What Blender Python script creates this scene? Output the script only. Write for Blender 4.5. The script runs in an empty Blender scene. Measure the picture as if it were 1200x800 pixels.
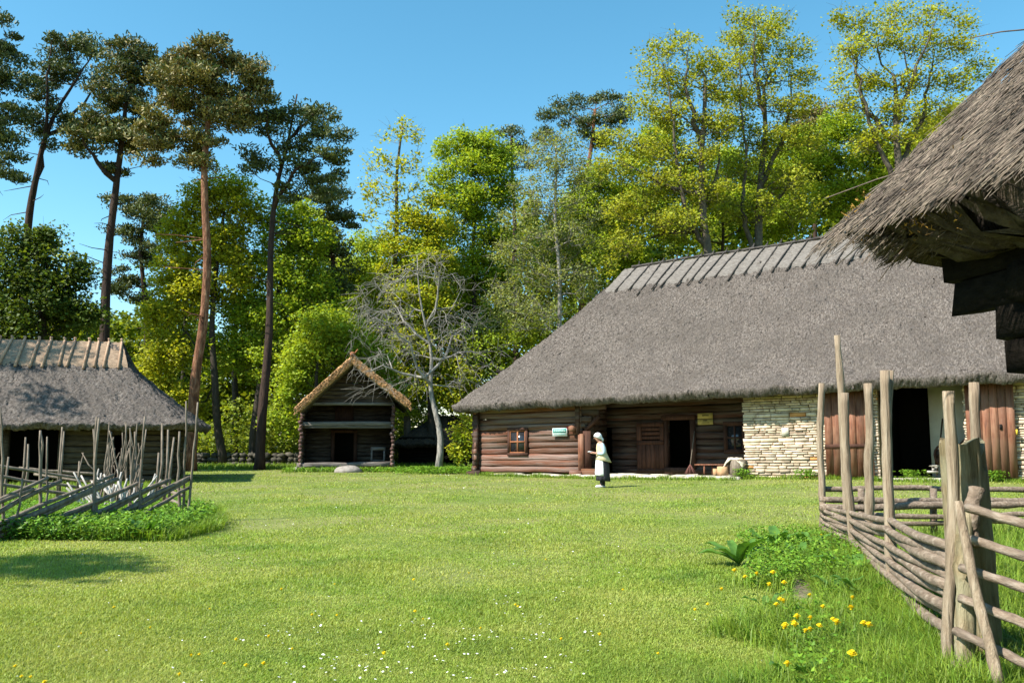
import bpy, math, random
import numpy as np
from math import radians, sin, cos, pi
from mathutils import Vector
random.seed(7)
RNG = np.random.default_rng(11)
scene = bpy.context.scene
COL = scene.collection

# ---------------------------------------------------------------- camera
CAM_H = 1.45
PITCH = math.atan(115 / 1000)
cam_d = bpy.data.cameras.new('camera')
cam_d.sensor_width = 36.0; cam_d.lens = 30.0
cam_d.clip_start = 0.05; cam_d.clip_end = 3000
cam = bpy.data.objects.new('camera', cam_d); COL.objects.link(cam)
cam.location = (0, 0, CAM_H); cam.rotation_euler = (pi / 2 + PITCH, 0, 0)
scene.camera = cam

# ---------------------------------------------------------------- light
SUN_EL = radians(46)
SUN_DIR = np.array([-0.88, -0.47])            # horizontal direction towards the sun
SUN_DIR = SUN_DIR / np.linalg.norm(SUN_DIR)
w = bpy.data.worlds.new('World'); scene.world = w; w.use_nodes = True
nt = w.node_tree; nt.nodes.clear()
sky = nt.nodes.new('ShaderNodeTexSky'); sky.sky_type = 'NISHITA'; sky.sun_disc = False
sky.sun_elevation = SUN_EL
sky.sun_rotation = math.atan2(SUN_DIR[0], SUN_DIR[1])
sky.altitude = 50; sky.air_density = 1.0; sky.dust_density = 0.25; sky.ozone_density = 2.2
bgn = nt.nodes.new('ShaderNodeBackground'); bgn.inputs['Strength'].default_value = 0.12
wo = nt.nodes.new('ShaderNodeOutputWorld')
hsn = nt.nodes.new('ShaderNodeHueSaturation'); hsn.inputs['Saturation'].default_value = 1.22; hsn.inputs['Hue'].default_value = .475
nt.links.new(sky.outputs[0], hsn.inputs['Color']); nt.links.new(hsn.outputs[0], bgn.inputs[0]); nt.links.new(bgn.outputs[0], wo.inputs[0])
sd = bpy.data.lights.new('sun', 'SUN'); sd.energy = 5.0; sd.angle = radians(0.5); sd.color = (1.0, 0.94, 0.84)
so = bpy.data.objects.new('sun', sd); COL.objects.link(so)
to_sun = Vector((SUN_DIR[0] * cos(SUN_EL), SUN_DIR[1] * cos(SUN_EL), sin(SUN_EL)))
so.rotation_euler = to_sun.to_track_quat('Z', 'Y').to_euler()
so.location = (-20, -15, 30)
scene.view_settings.view_transform = 'Standard'; scene.view_settings.look = 'None'
scene.view_settings.exposure = 1.0; scene.view_settings.gamma = 1.0
scene.view_settings.use_curve_mapping = False
try:
    scene.cycles.max_bounces = 6; scene.cycles.transparent_max_bounces = 8
    scene.cycles.diffuse_bounces = 3; scene.cycles.glossy_bounces = 2
    scene.cycles.caustics_reflective = False; scene.cycles.caustics_refractive = False
except Exception: pass

# ---------------------------------------------------------------- where a point of the place lies
CP, SP = cos(PITCH), sin(PITCH)
def ray(px, py):
    cx = (px - 600) / 1000; cy = (400 - py) / 1000
    return np.array([cx, CP - cy * SP, SP + cy * CP])
def at(px, py, Y):
    d = ray(px, py)
    return np.array([0, 0, CAM_H]) + d * (Y / d[1])
def gnd(px, py, z=0.0):
    d = ray(px, py)
    return np.array([0, 0, CAM_H]) + d * ((z - CAM_H) / d[2])
def sstep(x, a, b):
    t = np.clip((np.asarray(x, float) - a) / (b - a), 0, 1)
    return t * t * (3 - 2 * t)
def gz(x, y):
    x = np.asarray(x, float); y = np.asarray(y, float)
    return (0.24 * sstep(x, 1, 14) * sstep(y, 14, 25)
            + 0.025 * np.sin(x * .8 + 1.3) * np.sin(y * .55 + .4) * sstep(y, 8, 14) * (1 - sstep(y, 22, 27))
            + 1.2 * sstep(y, 60, 200))

# ---------------------------------------------------------------- mesh builder
def nrm(v): return v / (np.linalg.norm(v) + 1e-12)
class MB:
    def __init__(s): s.V = []; s.Q = []; s.T = []; s.n = 0
    def add(s, V, Q=None, T=None):
        V = np.asarray(V, float).reshape(-1, 3)
        if Q is not None and len(Q): s.Q.append(np.asarray(Q, int).reshape(-1, 4) + s.n)
        if T is not None and len(T): s.T.append(np.asarray(T, int).reshape(-1, 3) + s.n)
        s.V.append(V); s.n += len(V); return s
    def hexa(s, c):      # 8 corners: bottom ring then top ring
        return s.add(c, [[0, 3, 2, 1], [4, 5, 6, 7], [0, 1, 5, 4], [1, 2, 6, 5], [2, 3, 7, 6], [3, 0, 4, 7]])
    def box(s, c, size, rz=0, jit=0):
        hx, hy, hz = np.array(size) / 2
        P = np.array([[-hx, -hy, -hz], [hx, -hy, -hz], [hx, hy, -hz], [-hx, hy, -hz], [-hx, -hy, hz], [hx, -hy, hz], [hx, hy, hz], [-hx, hy, hz]])
        if jit: P = P + RNG.normal(0, jit, P.shape)
        R = np.array([[cos(rz), -sin(rz), 0], [sin(rz), cos(rz), 0], [0, 0, 1]])
        return s.hexa(P @ R.T + np.array(c))
    def fbox(s, F, s0, s1, v0, v1, z0, z1, jit=0):
        P = np.array([[s0, v0, z0], [s1, v0, z0], [s1, v1, z0], [s0, v1, z0], [s0, v0, z1], [s1, v0, z1], [s1, v1, z1], [s0, v1, z1]], float)
        if jit: P = P + RNG.normal(0, jit, P.shape)
        return s.hexa(F(P))
    def tube(s, P, r, k=8, cap=True, jit=0.0):
        P = np.asarray(P, float); n = len(P)
        r = np.full(n, r, float) if np.isscalar(r) else np.asarray(r, float)
        T = np.gradient(P, axis=0); T /= np.linalg.norm(T, axis=1, keepdims=True) + 1e-9
        ref = np.array([0, 0, 1.]) if abs(T[0][2]) < .9 else np.array([1., 0, 0])
        V = []
        a = np.arange(k) * 2 * pi / k + RNG.uniform(0, 6)
        N = nrm(np.cross(T[0], ref))
        for i in range(n):
            N = nrm(N - T[i] * np.dot(N, T[i])); B = np.cross(T[i], N)
            rr = r[i] * (1 + RNG.normal(0, jit, k)) if jit else r[i] * np.ones(k)
            V.append(P[i] + (np.cos(a) * rr)[:, None] * N + (np.sin(a) * rr)[:, None] * B)
        V = np.concatenate(V)
        Q = []
        j = np.arange(k); j2 = (j + 1) % k
        for i in range(n - 1):
            Q.append(np.stack([i * k + j, i * k + j2, (i + 1) * k + j2, (i + 1) * k + j], 1))
        T3 = []
        if cap:
            V = np.vstack([V, P[0], P[-1]])
            T3.append(np.stack([j2, j, np.full(k, n * k)], 1)); T3.append(np.stack([(n - 1) * k + j, (n - 1) * k + j2, np.full(k, n * k + 1)], 1))
            T3 = np.concatenate(T3)
        return s.add(V, np.concatenate(Q), T3)
    def ball(s, c, r, nu=10, nv=6, jit=0):
        c = np.array(c, float); r = np.array(r, float) * np.ones(3)
        V = []; 
        for i in range(nv + 1):
            th = pi * i / nv
            for j in range(nu):
                ph = 2 * pi * j / nu
                V.append([sin(th) * cos(ph), sin(th) * sin(ph), cos(th)])
        V = np.array(V)
        if jit: V = V * (1 + RNG.normal(0, jit, (len(V), 1)))
        Q = [[i * nu + j, (i + 1) * nu + j, (i + 1) * nu + (j + 1) % nu, i * nu + (j + 1) % nu] for i in range(nv) for j in range(nu)]
        return s.add(V * r + c, Q)
    def build(s, name, mat, parent=None, smooth=False):
        V = np.concatenate(s.V); me = bpy.data.meshes.new(name)
        root = parent
        while root is not None and root.parent is not None: root = root.parent
        if root is not None: V = V - np.array(root['org'])
        Q = np.concatenate(s.Q) if s.Q else np.zeros((0, 4), int); T = np.concatenate(s.T) if s.T else np.zeros((0, 3), int)
        me.vertices.add(len(V)); me.vertices.foreach_set('co', V.astype(np.float32).ravel())
        idx = np.concatenate([Q.ravel(), T.ravel()]).astype(np.int32)
        tot = np.concatenate([np.full(len(Q), 4), np.full(len(T), 3)]).astype(np.int32)
        st = np.concatenate([[0], np.cumsum(tot)[:-1]]).astype(np.int32)
        me.loops.add(len(idx)); me.loops.foreach_set('vertex_index', idx)
        me.polygons.add(len(tot)); me.polygons.foreach_set('loop_start', st); me.polygons.foreach_set('loop_total', tot)
        if smooth: me.polygons.foreach_set('use_smooth', np.ones(len(tot), bool))
        me.materials.append(mat); me.update(calc_edges=True); me.validate()
        o = bpy.data.objects.new(name, me); COL.objects.link(o)
        if parent is not None: o.parent = parent
        return o

def thing(name, label, cat, loc=(0, 0, 0), group=None):
    o = bpy.data.objects.new(name, None); COL.objects.link(o)
    loc = [float(a) for a in loc]
    o.location = loc; o['org'] = loc; o['label'] = label; o['category'] = cat; o.empty_display_size = .2
    if group: o['group'] = group
    return o
def tag(o, label, cat, group=None, kind=None):
    o['label'] = label; o['category'] = cat
    if group: o['group'] = group
    if kind: o['kind'] = kind
    return o
def recentre(o):
    """move a one-mesh thing's origin to its base"""
    me = o.data; n = len(me.vertices); a = np.zeros(n * 3, np.float32); me.vertices.foreach_get('co', a); a = a.reshape(-1, 3)
    c = np.array([a[:, 0].mean(), a[:, 1].mean(), a[:, 2].min()]); me.vertices.foreach_set('co', (a - c).astype(np.float32).ravel())
    o.location = [float(x) for x in c]; return o

# ---------------------------------------------------------------- materials
MATS = {}
def mat(name, cols, scale=8, rough=.85, bump=.3, bdist=.02, stretch=(1, 1, 1), rz=0, island=0.0, detail=6, transl=0.0, tcol=None,
        big=None, spec=.25, hue=0.0):
    """noise-mixed colours; island = brightness spread per loose piece; big=(scale, colour, amount) large patches"""
    if name in MATS: return MATS[name]
    m = bpy.data.materials.new(name); m.use_nodes = True; n = m.node_tree.nodes; l = m.node_tree.links
    n.clear(); out = n.new('ShaderNodeOutputMaterial'); p = n.new('ShaderNodeBsdfPrincipled')
    p.inputs['Roughness'].default_value = rough; p.inputs['Specular IOR Level'].default_value = spec
    tc = n.new('ShaderNodeTexCoord'); rot = n.new('ShaderNodeMapping'); rot.inputs['Rotation'].default_value = (0, 0, -rz)
    mp = n.new('ShaderNodeMapping'); mp.inputs['Scale'].default_value = stretch
    l.new(tc.outputs['Object'], rot.inputs[0]); l.new(rot.outputs[0], mp.inputs[0])
    no = n.new('ShaderNodeTexNoise'); no.inputs['Scale'].default_value = scale; no.inputs['Detail'].default_value = detail
    no.inputs['Roughness'].default_value = .65
    l.new(mp.outputs[0], no.inputs['Vector'])
    cr = n.new('ShaderNodeValToRGB'); e = cr.color_ramp.elements
    k = len(cols)
    e[0].position = .3; e[0].color = (*cols[0], 1); e[1].position = .7; e[1].color = (*cols[-1], 1)
    for i in range(1, k - 1):
        q = e.new(.3 + .4 * i / (k - 1)); q.color = (*cols[i], 1)
    l.new(no.outputs[0], cr.inputs[0]); c = cr.outputs[0]
    if big:
        nb = n.new('ShaderNodeTexNoise'); nb.inputs['Scale'].default_value = big[0]; nb.inputs['Detail'].default_value = 5
        l.new(mp.outputs[0] if len(big) > 3 else tc.outputs['Object'], nb.inputs['Vector'])
        rr = n.new('ShaderNodeMapRange'); rr.inputs[1].default_value = .42; rr.inputs[2].default_value = .62; rr.inputs[4].default_value = big[2]
        l.new(nb.outputs[0], rr.inputs[0])
        mx = n.new('ShaderNodeMix'); mx.data_type = 'RGBA'; l.new(rr.outputs[0], mx.inputs[0]); l.new(c, mx.inputs[6]); mx.inputs[7].default_value = (*big[1], 1)
        c = mx.outputs[2]
    if island or hue:
        g = n.new('ShaderNodeNewGeometry'); hs = n.new('ShaderNodeHueSaturation')
        mr = n.new('ShaderNodeMapRange'); mr.inputs[3].default_value = 1 - island; mr.inputs[4].default_value = 1 + island
        l.new(g.outputs['Random Per Island'], mr.inputs[0]); l.new(mr.outputs[0], hs.inputs['Value'])
        if hue:
            wn = n.new('ShaderNodeTexWhiteNoise'); wn.noise_dimensions = '1D'; l.new(g.outputs['Random Per Island'], wn.inputs['W'])
            mh = n.new('ShaderNodeMapRange'); mh.inputs[3].default_value = .5 - hue; mh.inputs[4].default_value = .5 + hue
            l.new(wn.outputs[0], mh.inputs[0]); l.new(mh.outputs[0], hs.inputs['Hue'])
        l.new(c, hs.inputs['Color']); c = hs.outputs[0]
    l.new(c, p.inputs['Base Color'])
    if bump:
        b = n.new('ShaderNodeBump'); b.inputs['Strength'].default_value = bump; b.inputs['Distance'].default_value = bdist
        l.new(no.outputs[0], b.inputs['Height']); l.new(b.outputs[0], p.inputs['Normal'])
    if transl:
        t = n.new('ShaderNodeBsdfTranslucent'); ms = n.new('ShaderNodeMixShader'); ms.inputs[0].default_value = transl
        if tcol:
            mt = n.new('ShaderNodeMix'); mt.data_type = 'RGBA'; mt.blend_type = 'MULTIPLY'; mt.inputs[0].default_value = 1
            l.new(c, mt.inputs[6]); mt.inputs[7].default_value = (*tcol, 1); l.new(mt.outputs[2], t.inputs[0])
        else: l.new(c, t.inputs[0])
        l.new(p.outputs[0], ms.inputs[1]); l.new(t.outputs[0], ms.inputs[2]); l.new(ms.outputs[0], out.inputs[0])
    else: l.new(p.outputs[0], out.inputs[0])
    MATS[name] = m; return m

def leafmat(name, c1, c2, rough=.55, tr=.42, island=.35, hue=.015, scale=.35):
    return mat(name, [c1, c2], scale=scale, rough=rough, bump=0, transl=tr, tcol=(1.5, 1.35, .55), island=island, hue=hue, detail=3, spec=.3)

BA = math.atan2(-.57, .82)     # barn facade angle
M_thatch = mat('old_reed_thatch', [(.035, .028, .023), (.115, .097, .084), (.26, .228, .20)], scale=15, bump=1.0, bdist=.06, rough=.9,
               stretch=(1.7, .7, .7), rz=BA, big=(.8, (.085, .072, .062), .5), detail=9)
M_thatch_n = mat('near_reed_thatch', [(.02, .014, .01), (.06, .045, .032), (.11, .085, .06)], scale=14, bump=1.0, bdist=.05, detail=8)  # core kept dark to paint shade between stalks and under the eave
M_straw = mat('loose_reed_stalks', [(.05, .036, .026), (.21, .165, .125)], scale=6, bump=0, island=.75, rough=.55, hue=.01)
M_ridge = mat('pale_ridge_straw', [(.07, .06, .052), (.16, .143, .127), (.25, .228, .205)], scale=6, bump=.8, bdist=.04, stretch=(1, 1, 9), detail=7)
M_ridge_o = mat('fresh_ridge_straw', [(.15, .10, .065), (.30, .21, .14), (.38, .28, .19)], scale=7, bump=.8, bdist=.05, stretch=(1, 1, 5))
M_verge = mat('fresh_reed_verge', [(.2, .1, .04), (.45, .26, .12), (.6, .38, .19)], scale=12, bump=1, bdist=.05)
def logm(name, cols, rz, isl=.25, big=None): return mat(name, cols, scale=3.2, stretch=(.35, 3, 6), rz=rz, bump=1, bdist=.05, rough=.85, island=isl, detail=10, hue=.008, big=big)
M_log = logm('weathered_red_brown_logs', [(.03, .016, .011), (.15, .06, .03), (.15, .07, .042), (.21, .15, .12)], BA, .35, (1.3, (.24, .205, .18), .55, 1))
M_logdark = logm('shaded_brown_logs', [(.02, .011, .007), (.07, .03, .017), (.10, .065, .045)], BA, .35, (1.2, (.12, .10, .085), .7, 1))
M_logolive = logm('grey_brown_house_logs', [(.025, .018, .01), (.065, .048, .028), (.10, .078, .05)], 0)
M_logblack = logm('shadow_black_logs', [(.006, .005, .004), (.02, .016, .012)], 0); M_logblack.node_tree.nodes['Principled BSDF'].inputs['Specular IOR Level'].default_value = .03  # near-black stands in for deep shade on the logs, not tar
M_shedlog = logm('dark_brown_shed_logs', [(.022, .014, .01), (.06, .04, .028), (.12, .095, .075)], 0)
M_greybeam = logm('silver_grey_beam', [(.07, .058, .05), (.16, .14, .125), (.25, .225, .2)], 0)
M_door = mat('red_brown_door_boards', [(.06, .022, .014), (.17, .065, .035), (.24, .12, .07)], scale=4, stretch=(5, 5, .5), bump=.6, island=.25, rough=.7, big=(1.2, (.25, .15, .1), .5))
M_doordark = mat('dark_brown_joinery', [(.035, .016, .011), (.085, .038, .024)], scale=5, stretch=(3, 3, .6), bump=.4, island=.15)
M_doordoor = mat('dark_red_plank_door', [(.04, .018, .012), (.12, .05, .03)], scale=4, stretch=(5, 5, .5), bump=.5, island=.25)  # darker copy of the door boards, recess shade put into the colour
M_orange = mat('orange_brown_joinery', [(.2, .07, .03), (.36, .15, .07)], scale=6, bump=.3)
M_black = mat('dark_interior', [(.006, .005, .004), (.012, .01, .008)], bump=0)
M_glass = mat('dark_window_glass', [(.02, .022, .025), (.03, .03, .035)], bump=0, rough=.12, spec=.6)
M_white = mat('whitewashed_partition', [(.55, .52, .45), (.7, .67, .58)], scale=2, bump=.2)
M_stone = mat('cream_limestone', [(.34, .25, .17), (.58, .46, .34), (.70, .59, .46)], scale=5, bump=.8, bdist=.02, island=.3, hue=.008, big=(1.1, (.40, .32, .22), .5))
M_stoneo = mat('orange_stone', [(.5, .2, .06), (.62, .32, .12)], scale=5, bump=.6)
M_mortar = mat('lime_mortar', [(.16, .11, .06), (.3, .22, .13)], scale=12, bump=.6)
M_pave = mat('pale_limestone_paving', [(.42, .38, .3), (.62, .57, .47)], scale=3, bump=.6, island=.15)
M_grey = mat('grey_fieldstone', [(.16, .14, .12), (.34, .31, .28)], scale=5, bump=.8, island=.25)
M_graydark = mat('shadowed_fieldstone', [(.03, .03, .02), (.1, .09, .07)], scale=5, bump=.8, island=.3)  # stone darkened: the wall's shadow is put into its colour
M_post = mat('peeled_pole_wood', [(.15, .105, .07), (.31, .24, .165), (.42, .35, .26)], scale=7, stretch=(5, 5, .4), bump=1, bdist=.03, island=.15, detail=10, big=(2.2, (.17, .125, .085), .6, 1))
M_rail = mat('weathered_fence_rails', [(.085, .06, .042), (.22, .165, .12), (.36, .3, .24)], scale=9, stretch=(3, .8, 3), bump=1, bdist=.02, island=.28, detail=10, big=(5, (.13, .10, .075), .6))
M_bigpost = mat('lichened_old_post', [(.08, .06, .03), (.24, .185, .10), (.4, .33, .22)], scale=4, stretch=(5, 5, .6), bump=1, bdist=.05, detail=9, big=(6, (.32, .30, .19), .6))
M_lichen = mat('pale_green_lichen', [(.16, .18, .07), (.4, .42, .24)], scale=30, bump=1, bdist=.02)
M_stick = mat('grey_peeled_sticks', [(.09, .07, .05), (.25, .205, .16)], scale=5, stretch=(3, 3, 1), bump=.4, island=.3)
M_stickw = mat('bleached_sticks', [(.3, .27, .24), (.5, .47, .43)], scale=5, stretch=(3, 3, 1), bump=.4, island=.35)
M_pinkpole = mat('pinkish_new_poles', [(.32, .19, .12), (.5, .34, .23)], scale=5, bump=.3, island=.1)
M_darkpole = mat('dark_old_poles', [(.035, .03, .028), (.1, .088, .08)], scale=6, bump=.4)
M_fresh = mat('fresh_cut_wood', [(.36, .2, .1), (.55, .36, .2)], scale=6, bump=.4)
M_bark = mat('grey_brown_bark', [(.025, .02, .015), (.075, .06, .045)], scale=6, stretch=(2, 2, .5), bump=1, bdist=.06)
M_barkpale = mat('pale_dead_bark', [(.12, .11, .097), (.38, .35, .31)], scale=5, stretch=(2, 2, .6), bump=1, bdist=.04)
M_barkoak = mat('oak_twig_bark', [(.05, .04, .03), (.14, .115, .085)], scale=5, bump=.8)
def pinebark():
    m = mat('orange_pine_bark', [(.04, .02, .014), (.20, .085, .045), (.42, .24, .14)], scale=3.2, stretch=(2.4, 2.4, .7), bump=1, bdist=.12, detail=9)
    return m
M_pine = pinebark()
M_pined = mat('dark_pine_bark', [(.02, .013, .01), (.07, .04, .028)], scale=3, stretch=(2, 2, .5), bump=1, bdist=.1)
L_pine = leafmat('pine_needles', (.055, .078, .024), (.12, .145, .042), tr=.12, hue=.01)
L_pineb = leafmat('brownish_pine_needles', (.15, .125, .036), (.22, .185, .055), tr=.12, hue=.01)
L_dark = leafmat('dark_broad_leaves', (.05, .085, .012), (.10, .15, .02))
L_maple = leafmat('fresh_maple_leaves', (.22, .32, .025), (.36, .46, .04))
L_yel = leafmat('yellow_green_leaves', (.30, .34, .02), (.44, .46, .035))
L_oak = leafmat('golden_oak_leaves', (.26, .29, .026), (.39, .43, .052))
L_grey = leafmat('grey_green_leaves', (.18, .22, .06), (.28, .32, .10))
L_mass = leafmat('woodland_leaves', (.10, .15, .014), (.22, .28, .025), island=.5, scale=.12)

# ---------------------------------------------------------------- ground
def axis(lo, hi, c, fine, n):
    t = np.linspace(-1, 1, n); s = np.sign(t) * (np.abs(t) * .12 + np.abs(t) ** 3 * .88)
    return np.where(s < 0, c + s * (c - lo), c + s * (hi - c))
gx = axis(-900, 900, 0, 1, 161); gy = axis(-500, 1300, 15, 1, 161)
GX, GY = np.meshgrid(gx, gy); GZ = gz(GX, GY)
Vg = np.stack([GX, GY, GZ], -1).reshape(-1, 3); ii = np.arange(161 * 161).reshape(161, 161)
Qg = np.stack([ii[:-1, :-1], ii[:-1, 1:], ii[1:, 1:], ii[1:, :-1]], -1).reshape(-1, 4)
M_ground = mat('meadow_ground', [(.11, .15, .03), (.17, .21, .045)], scale=1.2, bump=.4, bdist=.05, big=(.25, (.24, .215, .09), .7), detail=8)
g = MB().add(Vg, Qg).build('ground', M_ground, smooth=True); g['kind'] = 'structure'; g['label'] = 'mown green lawn of the farmyard'; g['category'] = 'ground'

# ---------------------------------------------------------------- thatched roofs
def frame(L, u, zs=0.0):
    L = np.array(L, float); u = nrm(np.array(u, float)); v = np.array([-u[1], u[0]])
    def F(P):
        P = np.asarray(P, float).reshape(-1, 3)
        xy = L[None, :2] + P[:, :1] * u + P[:, 1:2] * v
        return np.column_stack([xy, L[2] + P[:, 2] + zs * P[:, 0]])
    F.u = u; F.v = v; F.L = L
    return F

def ring(S, W, o, t, hin, gfun, nf, ns, hin2=None, rc=.5):
    hin2 = hin if hin2 is None else hin2
    s0 = -o + hin * gfun(t); s1 = S + o - hin2 * gfun(t)
    hv = (W / 2 + o) * t; v0 = -o + hv; v1 = W + o - hv
    a = np.linspace(0, 1, nf + 1)[:-1]; b = np.linspace(0, 1, ns + 1)[:-1]
    P = np.concatenate([np.stack([s0 + (s1 - s0) * a, np.full(nf, v0)], 1), np.stack([np.full(ns, s1), v0 + (v1 - v0) * b], 1),
                        np.stack([s1 - (s1 - s0) * a, np.full(nf, v1)], 1), np.stack([np.full(ns, s0), v1 - (v1 - v0) * b], 1)])
    r = rc * (1 - t)
    if r > 0:
        for cs, cv in ((s0, v0), (s1, v0), (s1, v1), (s0, v1)):
            d = np.hypot(P[:, 0] - cs, P[:, 1] - cv); k = np.clip(1 - d / r, 0, 1) ** 2 * r * .28
            P[:, 0] += k * np.sign((s0 + s1) / 2 - cs); P[:, 1] += k * np.sign((v0 + v1) / 2 - cv)
    return P
def smooth_noise(shape, k):
    a = RNG.normal(0, 1, shape)
    for _ in range(k): a = (a + np.roll(a, 1, 0) + np.roll(a, -1, 0) + np.roll(a, 1, 1) + np.roll(a, -1, 1)) / 5
    return a / (a.std() + 1e-9)
def hip_roof(mb, F, S, W, o, ze, zr, hin, nf, ns, nl, thick=.3, tg=.87, gk=.93, p=1.06, jit=.012, zs=0.0, hin2=None, rc=.5, keep=None, under=.2):
    g = lambda t: (t / tg * gk) if t < tg else gk + (1 - gk) * (t - tg) / (1 - tg)
    rings = []; hv = W / 2 + o; slope = (zr - ze) / hv
    rings.append((min(.98, (o + .5) / hv), (o + .5) * slope - thick - .12, 0))   # underside, inner
    rings.append((under / hv, .03 - thick, .5))
    rings.append((under * .7 / hv, -thick * .86, 1.3)); rings.append((under * .25 / hv, -thick * .5, 1.6)); rings.append((.0, -thick * .18, 1.2)); rings.append((.02 / hv, 0.015, 1))
    for i in range(1, nl + 1):
        t = i / nl; rings.append((t * .999 + .02 / hv * (1 - t), (zr - ze) * t ** p, 1))
    n = 2 * (nf + ns); R = np.zeros((len(rings), n, 3))
    for i, (t, dz, jj) in enumerate(rings):
        P = ring(S, W, o, t, hin, g, nf, ns, hin2, rc)
        R[i, :, :2] = P; R[i, :, 2] = ze + dz + zs * P[:, 0]
    w_ = np.array([r[2] for r in rings])[:, None]
    for c in range(3): R[:, :, c] += RNG.normal(0, jit, R.shape[:2]) * w_
    R[:, :, 2] += (smooth_noise(R.shape[:2], 3) * jit * .7 + smooth_noise(R.shape[:2], 14) * jit * 1.0 + smooth_noise(R.shape[:2], 60) * jit * 1.3) * w_
    V = F(R.reshape(-1, 3)); i = np.arange(len(rings) * n).reshape(len(rings), n)
    Q = np.stack([i[:-1], i[1:], np.roll(i, -1, 1)[1:], np.roll(i, -1, 1)[:-1]], -1).reshape(-1, 4)
    mb.add(V, Q)
    return lambda t: ze + (zr - ze) * t ** p
def slab(mb, A, B, C, D, th, n, m, jit):
    """thick jittered sheet A-B-C-D (A,B low edge; D,C high edge)"""
    A, B, C, D = map(np.array, (A, B, C, D)); N = nrm(np.cross(B - A, D - A)); N = N if N[2] > 0 else -N
    a = np.linspace(0, 1, n)[None, :, None]; b = np.linspace(0, 1, m)[:, None, None]
    T = (A * (1 - a) + B * a) * (1 - b) + (D * (1 - a) + C * a) * b
    top = T + RNG.normal(0, jit, T.shape) + N * (smooth_noise((m, n), 5) * jit)[..., None]; bot = T - N * th + RNG.normal(0, jit, T.shape)
    i = np.arange(n * m).reshape(m, n); k = n * m
    Q = [np.stack([i[:-1, :-1], i[:-1, 1:], i[1:, 1:], i[1:, :-1]], -1).reshape(-1, 4)]
    Q.append(Q[0][:, ::-1] + k)
    for e in (i[0], i[-1][::-1], i[:, 0][::-1], i[:, -1]):
        Q.append(np.stack([e[:-1], e[:-1] + k, e[1:] + k, e[1:]], 1))
    mb.add(np.concatenate([top.reshape(-1, 3), bot.reshape(-1, 3)]), np.concatenate(Q))

def log(mb, F, p0, p1, r, k=8, wob=.012, squash=None):
    p0 = np.array(p0, float); p1 = np.array(p1, float); n = max(3, int(np.linalg.norm(p1 - p0) / .7) + 1)
    t = np.linspace(0, 1, n)[:, None]; P = p0 * (1 - t) + p1 * t; P += RNG.normal(0, wob, P.shape) * np.array([.3, 1, .8])
    if squash is None: squash = .62
    d = nrm(p1 - p0); vert = abs(d[2]) > .7
    q = nrm(np.cross(d, [0, 0, 1.])) if not vert else np.array([0, 1., 0]); k = 10; a = np.arange(k) * 2 * pi / k + .31
    ca = np.sign(np.cos(a)) * np.abs(np.cos(a)) ** .75 * squash; sa = np.sign(np.sin(a)) * np.abs(np.sin(a)) ** .7
    rr = r * (1 + RNG.normal(0, .035, (n, 1))) * (1 + RNG.normal(0, .03, (1, k)) + RNG.normal(0, .02, (n, k)))
    upv = np.array([0, 0, 1.]) if not vert else np.array([1., 0, 0])
    V = (P[:, None] + (rr * ca)[..., None] * q + (rr * sa)[..., None] * upv).reshape(-1, 3)
    j = np.arange(k); j2 = (j + 1) % k
    Q = np.concatenate([np.stack([i * k + j, i * k + j2, (i + 1) * k + j2, (i + 1) * k + j], 1) for i in range(n - 1)])
    T = np.concatenate([np.stack([j2, j, np.full(k, n * k)], 1), np.stack([(n - 1) * k + j, (n - 1) * k + j2, np.full(k, n * k + 1)], 1)])
    mb.add(F(np.vstack([V, P[0], P[-1]])), Q, T)
def logwall(mb, F, s0, s1, v, z0, z1, h=.24, holes=(), ext=.0, along='s'):
    nrow = int(round((z1 - z0) / h)); h = (z1 - z0) / nrow
    for i in range(nrow):
        z = z0 + h * (i + .5); segs = [(s0 - ext * RNG.uniform(.8, 1.2), s1 + ext * RNG.uniform(.8, 1.2))]
        for (a, b, za, zb) in holes:
            if z > za and z < zb:
                ns_ = []
                for (x, y) in segs:
                    if b <= x or a >= y: ns_.append((x, y)); continue
                    if a - x > .08: ns_.append((x, a))
                    if y - b > .08: ns_.append((b, y))
                segs = ns_
        for x, y in segs:
            if along == 's': log(mb, F, (x, v, z), (y, v, z), h * .50)
            else: log(mb, F, (v, x, z), (v, y, z), h * .50)

# ---------------------------------------------------------------- the long barn-dwelling
p_ = gnd(561, 556)
BF = frame((p_[0], p_[1], 0.0), (.82, -.57), .0128)
def bs(px, v=0.0, py=510):
    d = ray(px, py); k = d[0] / d[1]
    return (k * (BF.L[1] + BF.v[1] * v) - BF.L[0] - BF.v[0] * v) / (BF.u[0] - k * BF.u[1])
def bz(px, py, v=0.0):
    s = bs(px, v, py); P = BF([[s, v, 0]])[0]; return at(px, py, P[1])[2] - P[2]
barn = thing('thatched_barn', 'long grey thatched log and limestone barn dwelling across the lawn', 'barn', (BF.L[0], BF.L[1], 0))
S_B, W_B, O_B = 23.0, 9.0, .95
ZE = 2.9; ZR = 8.75
mb = MB(); zfun = hip_roof(mb, BF, S_B, W_B, O_B, ZE, ZR, 5.6, 520, 190, 170, thick=.34, tg=.86, gk=.90, p=1.10, jit=.015, zs=.010, hin2=4.6)
roof = mb.build('roof', M_thatch, barn)
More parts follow.
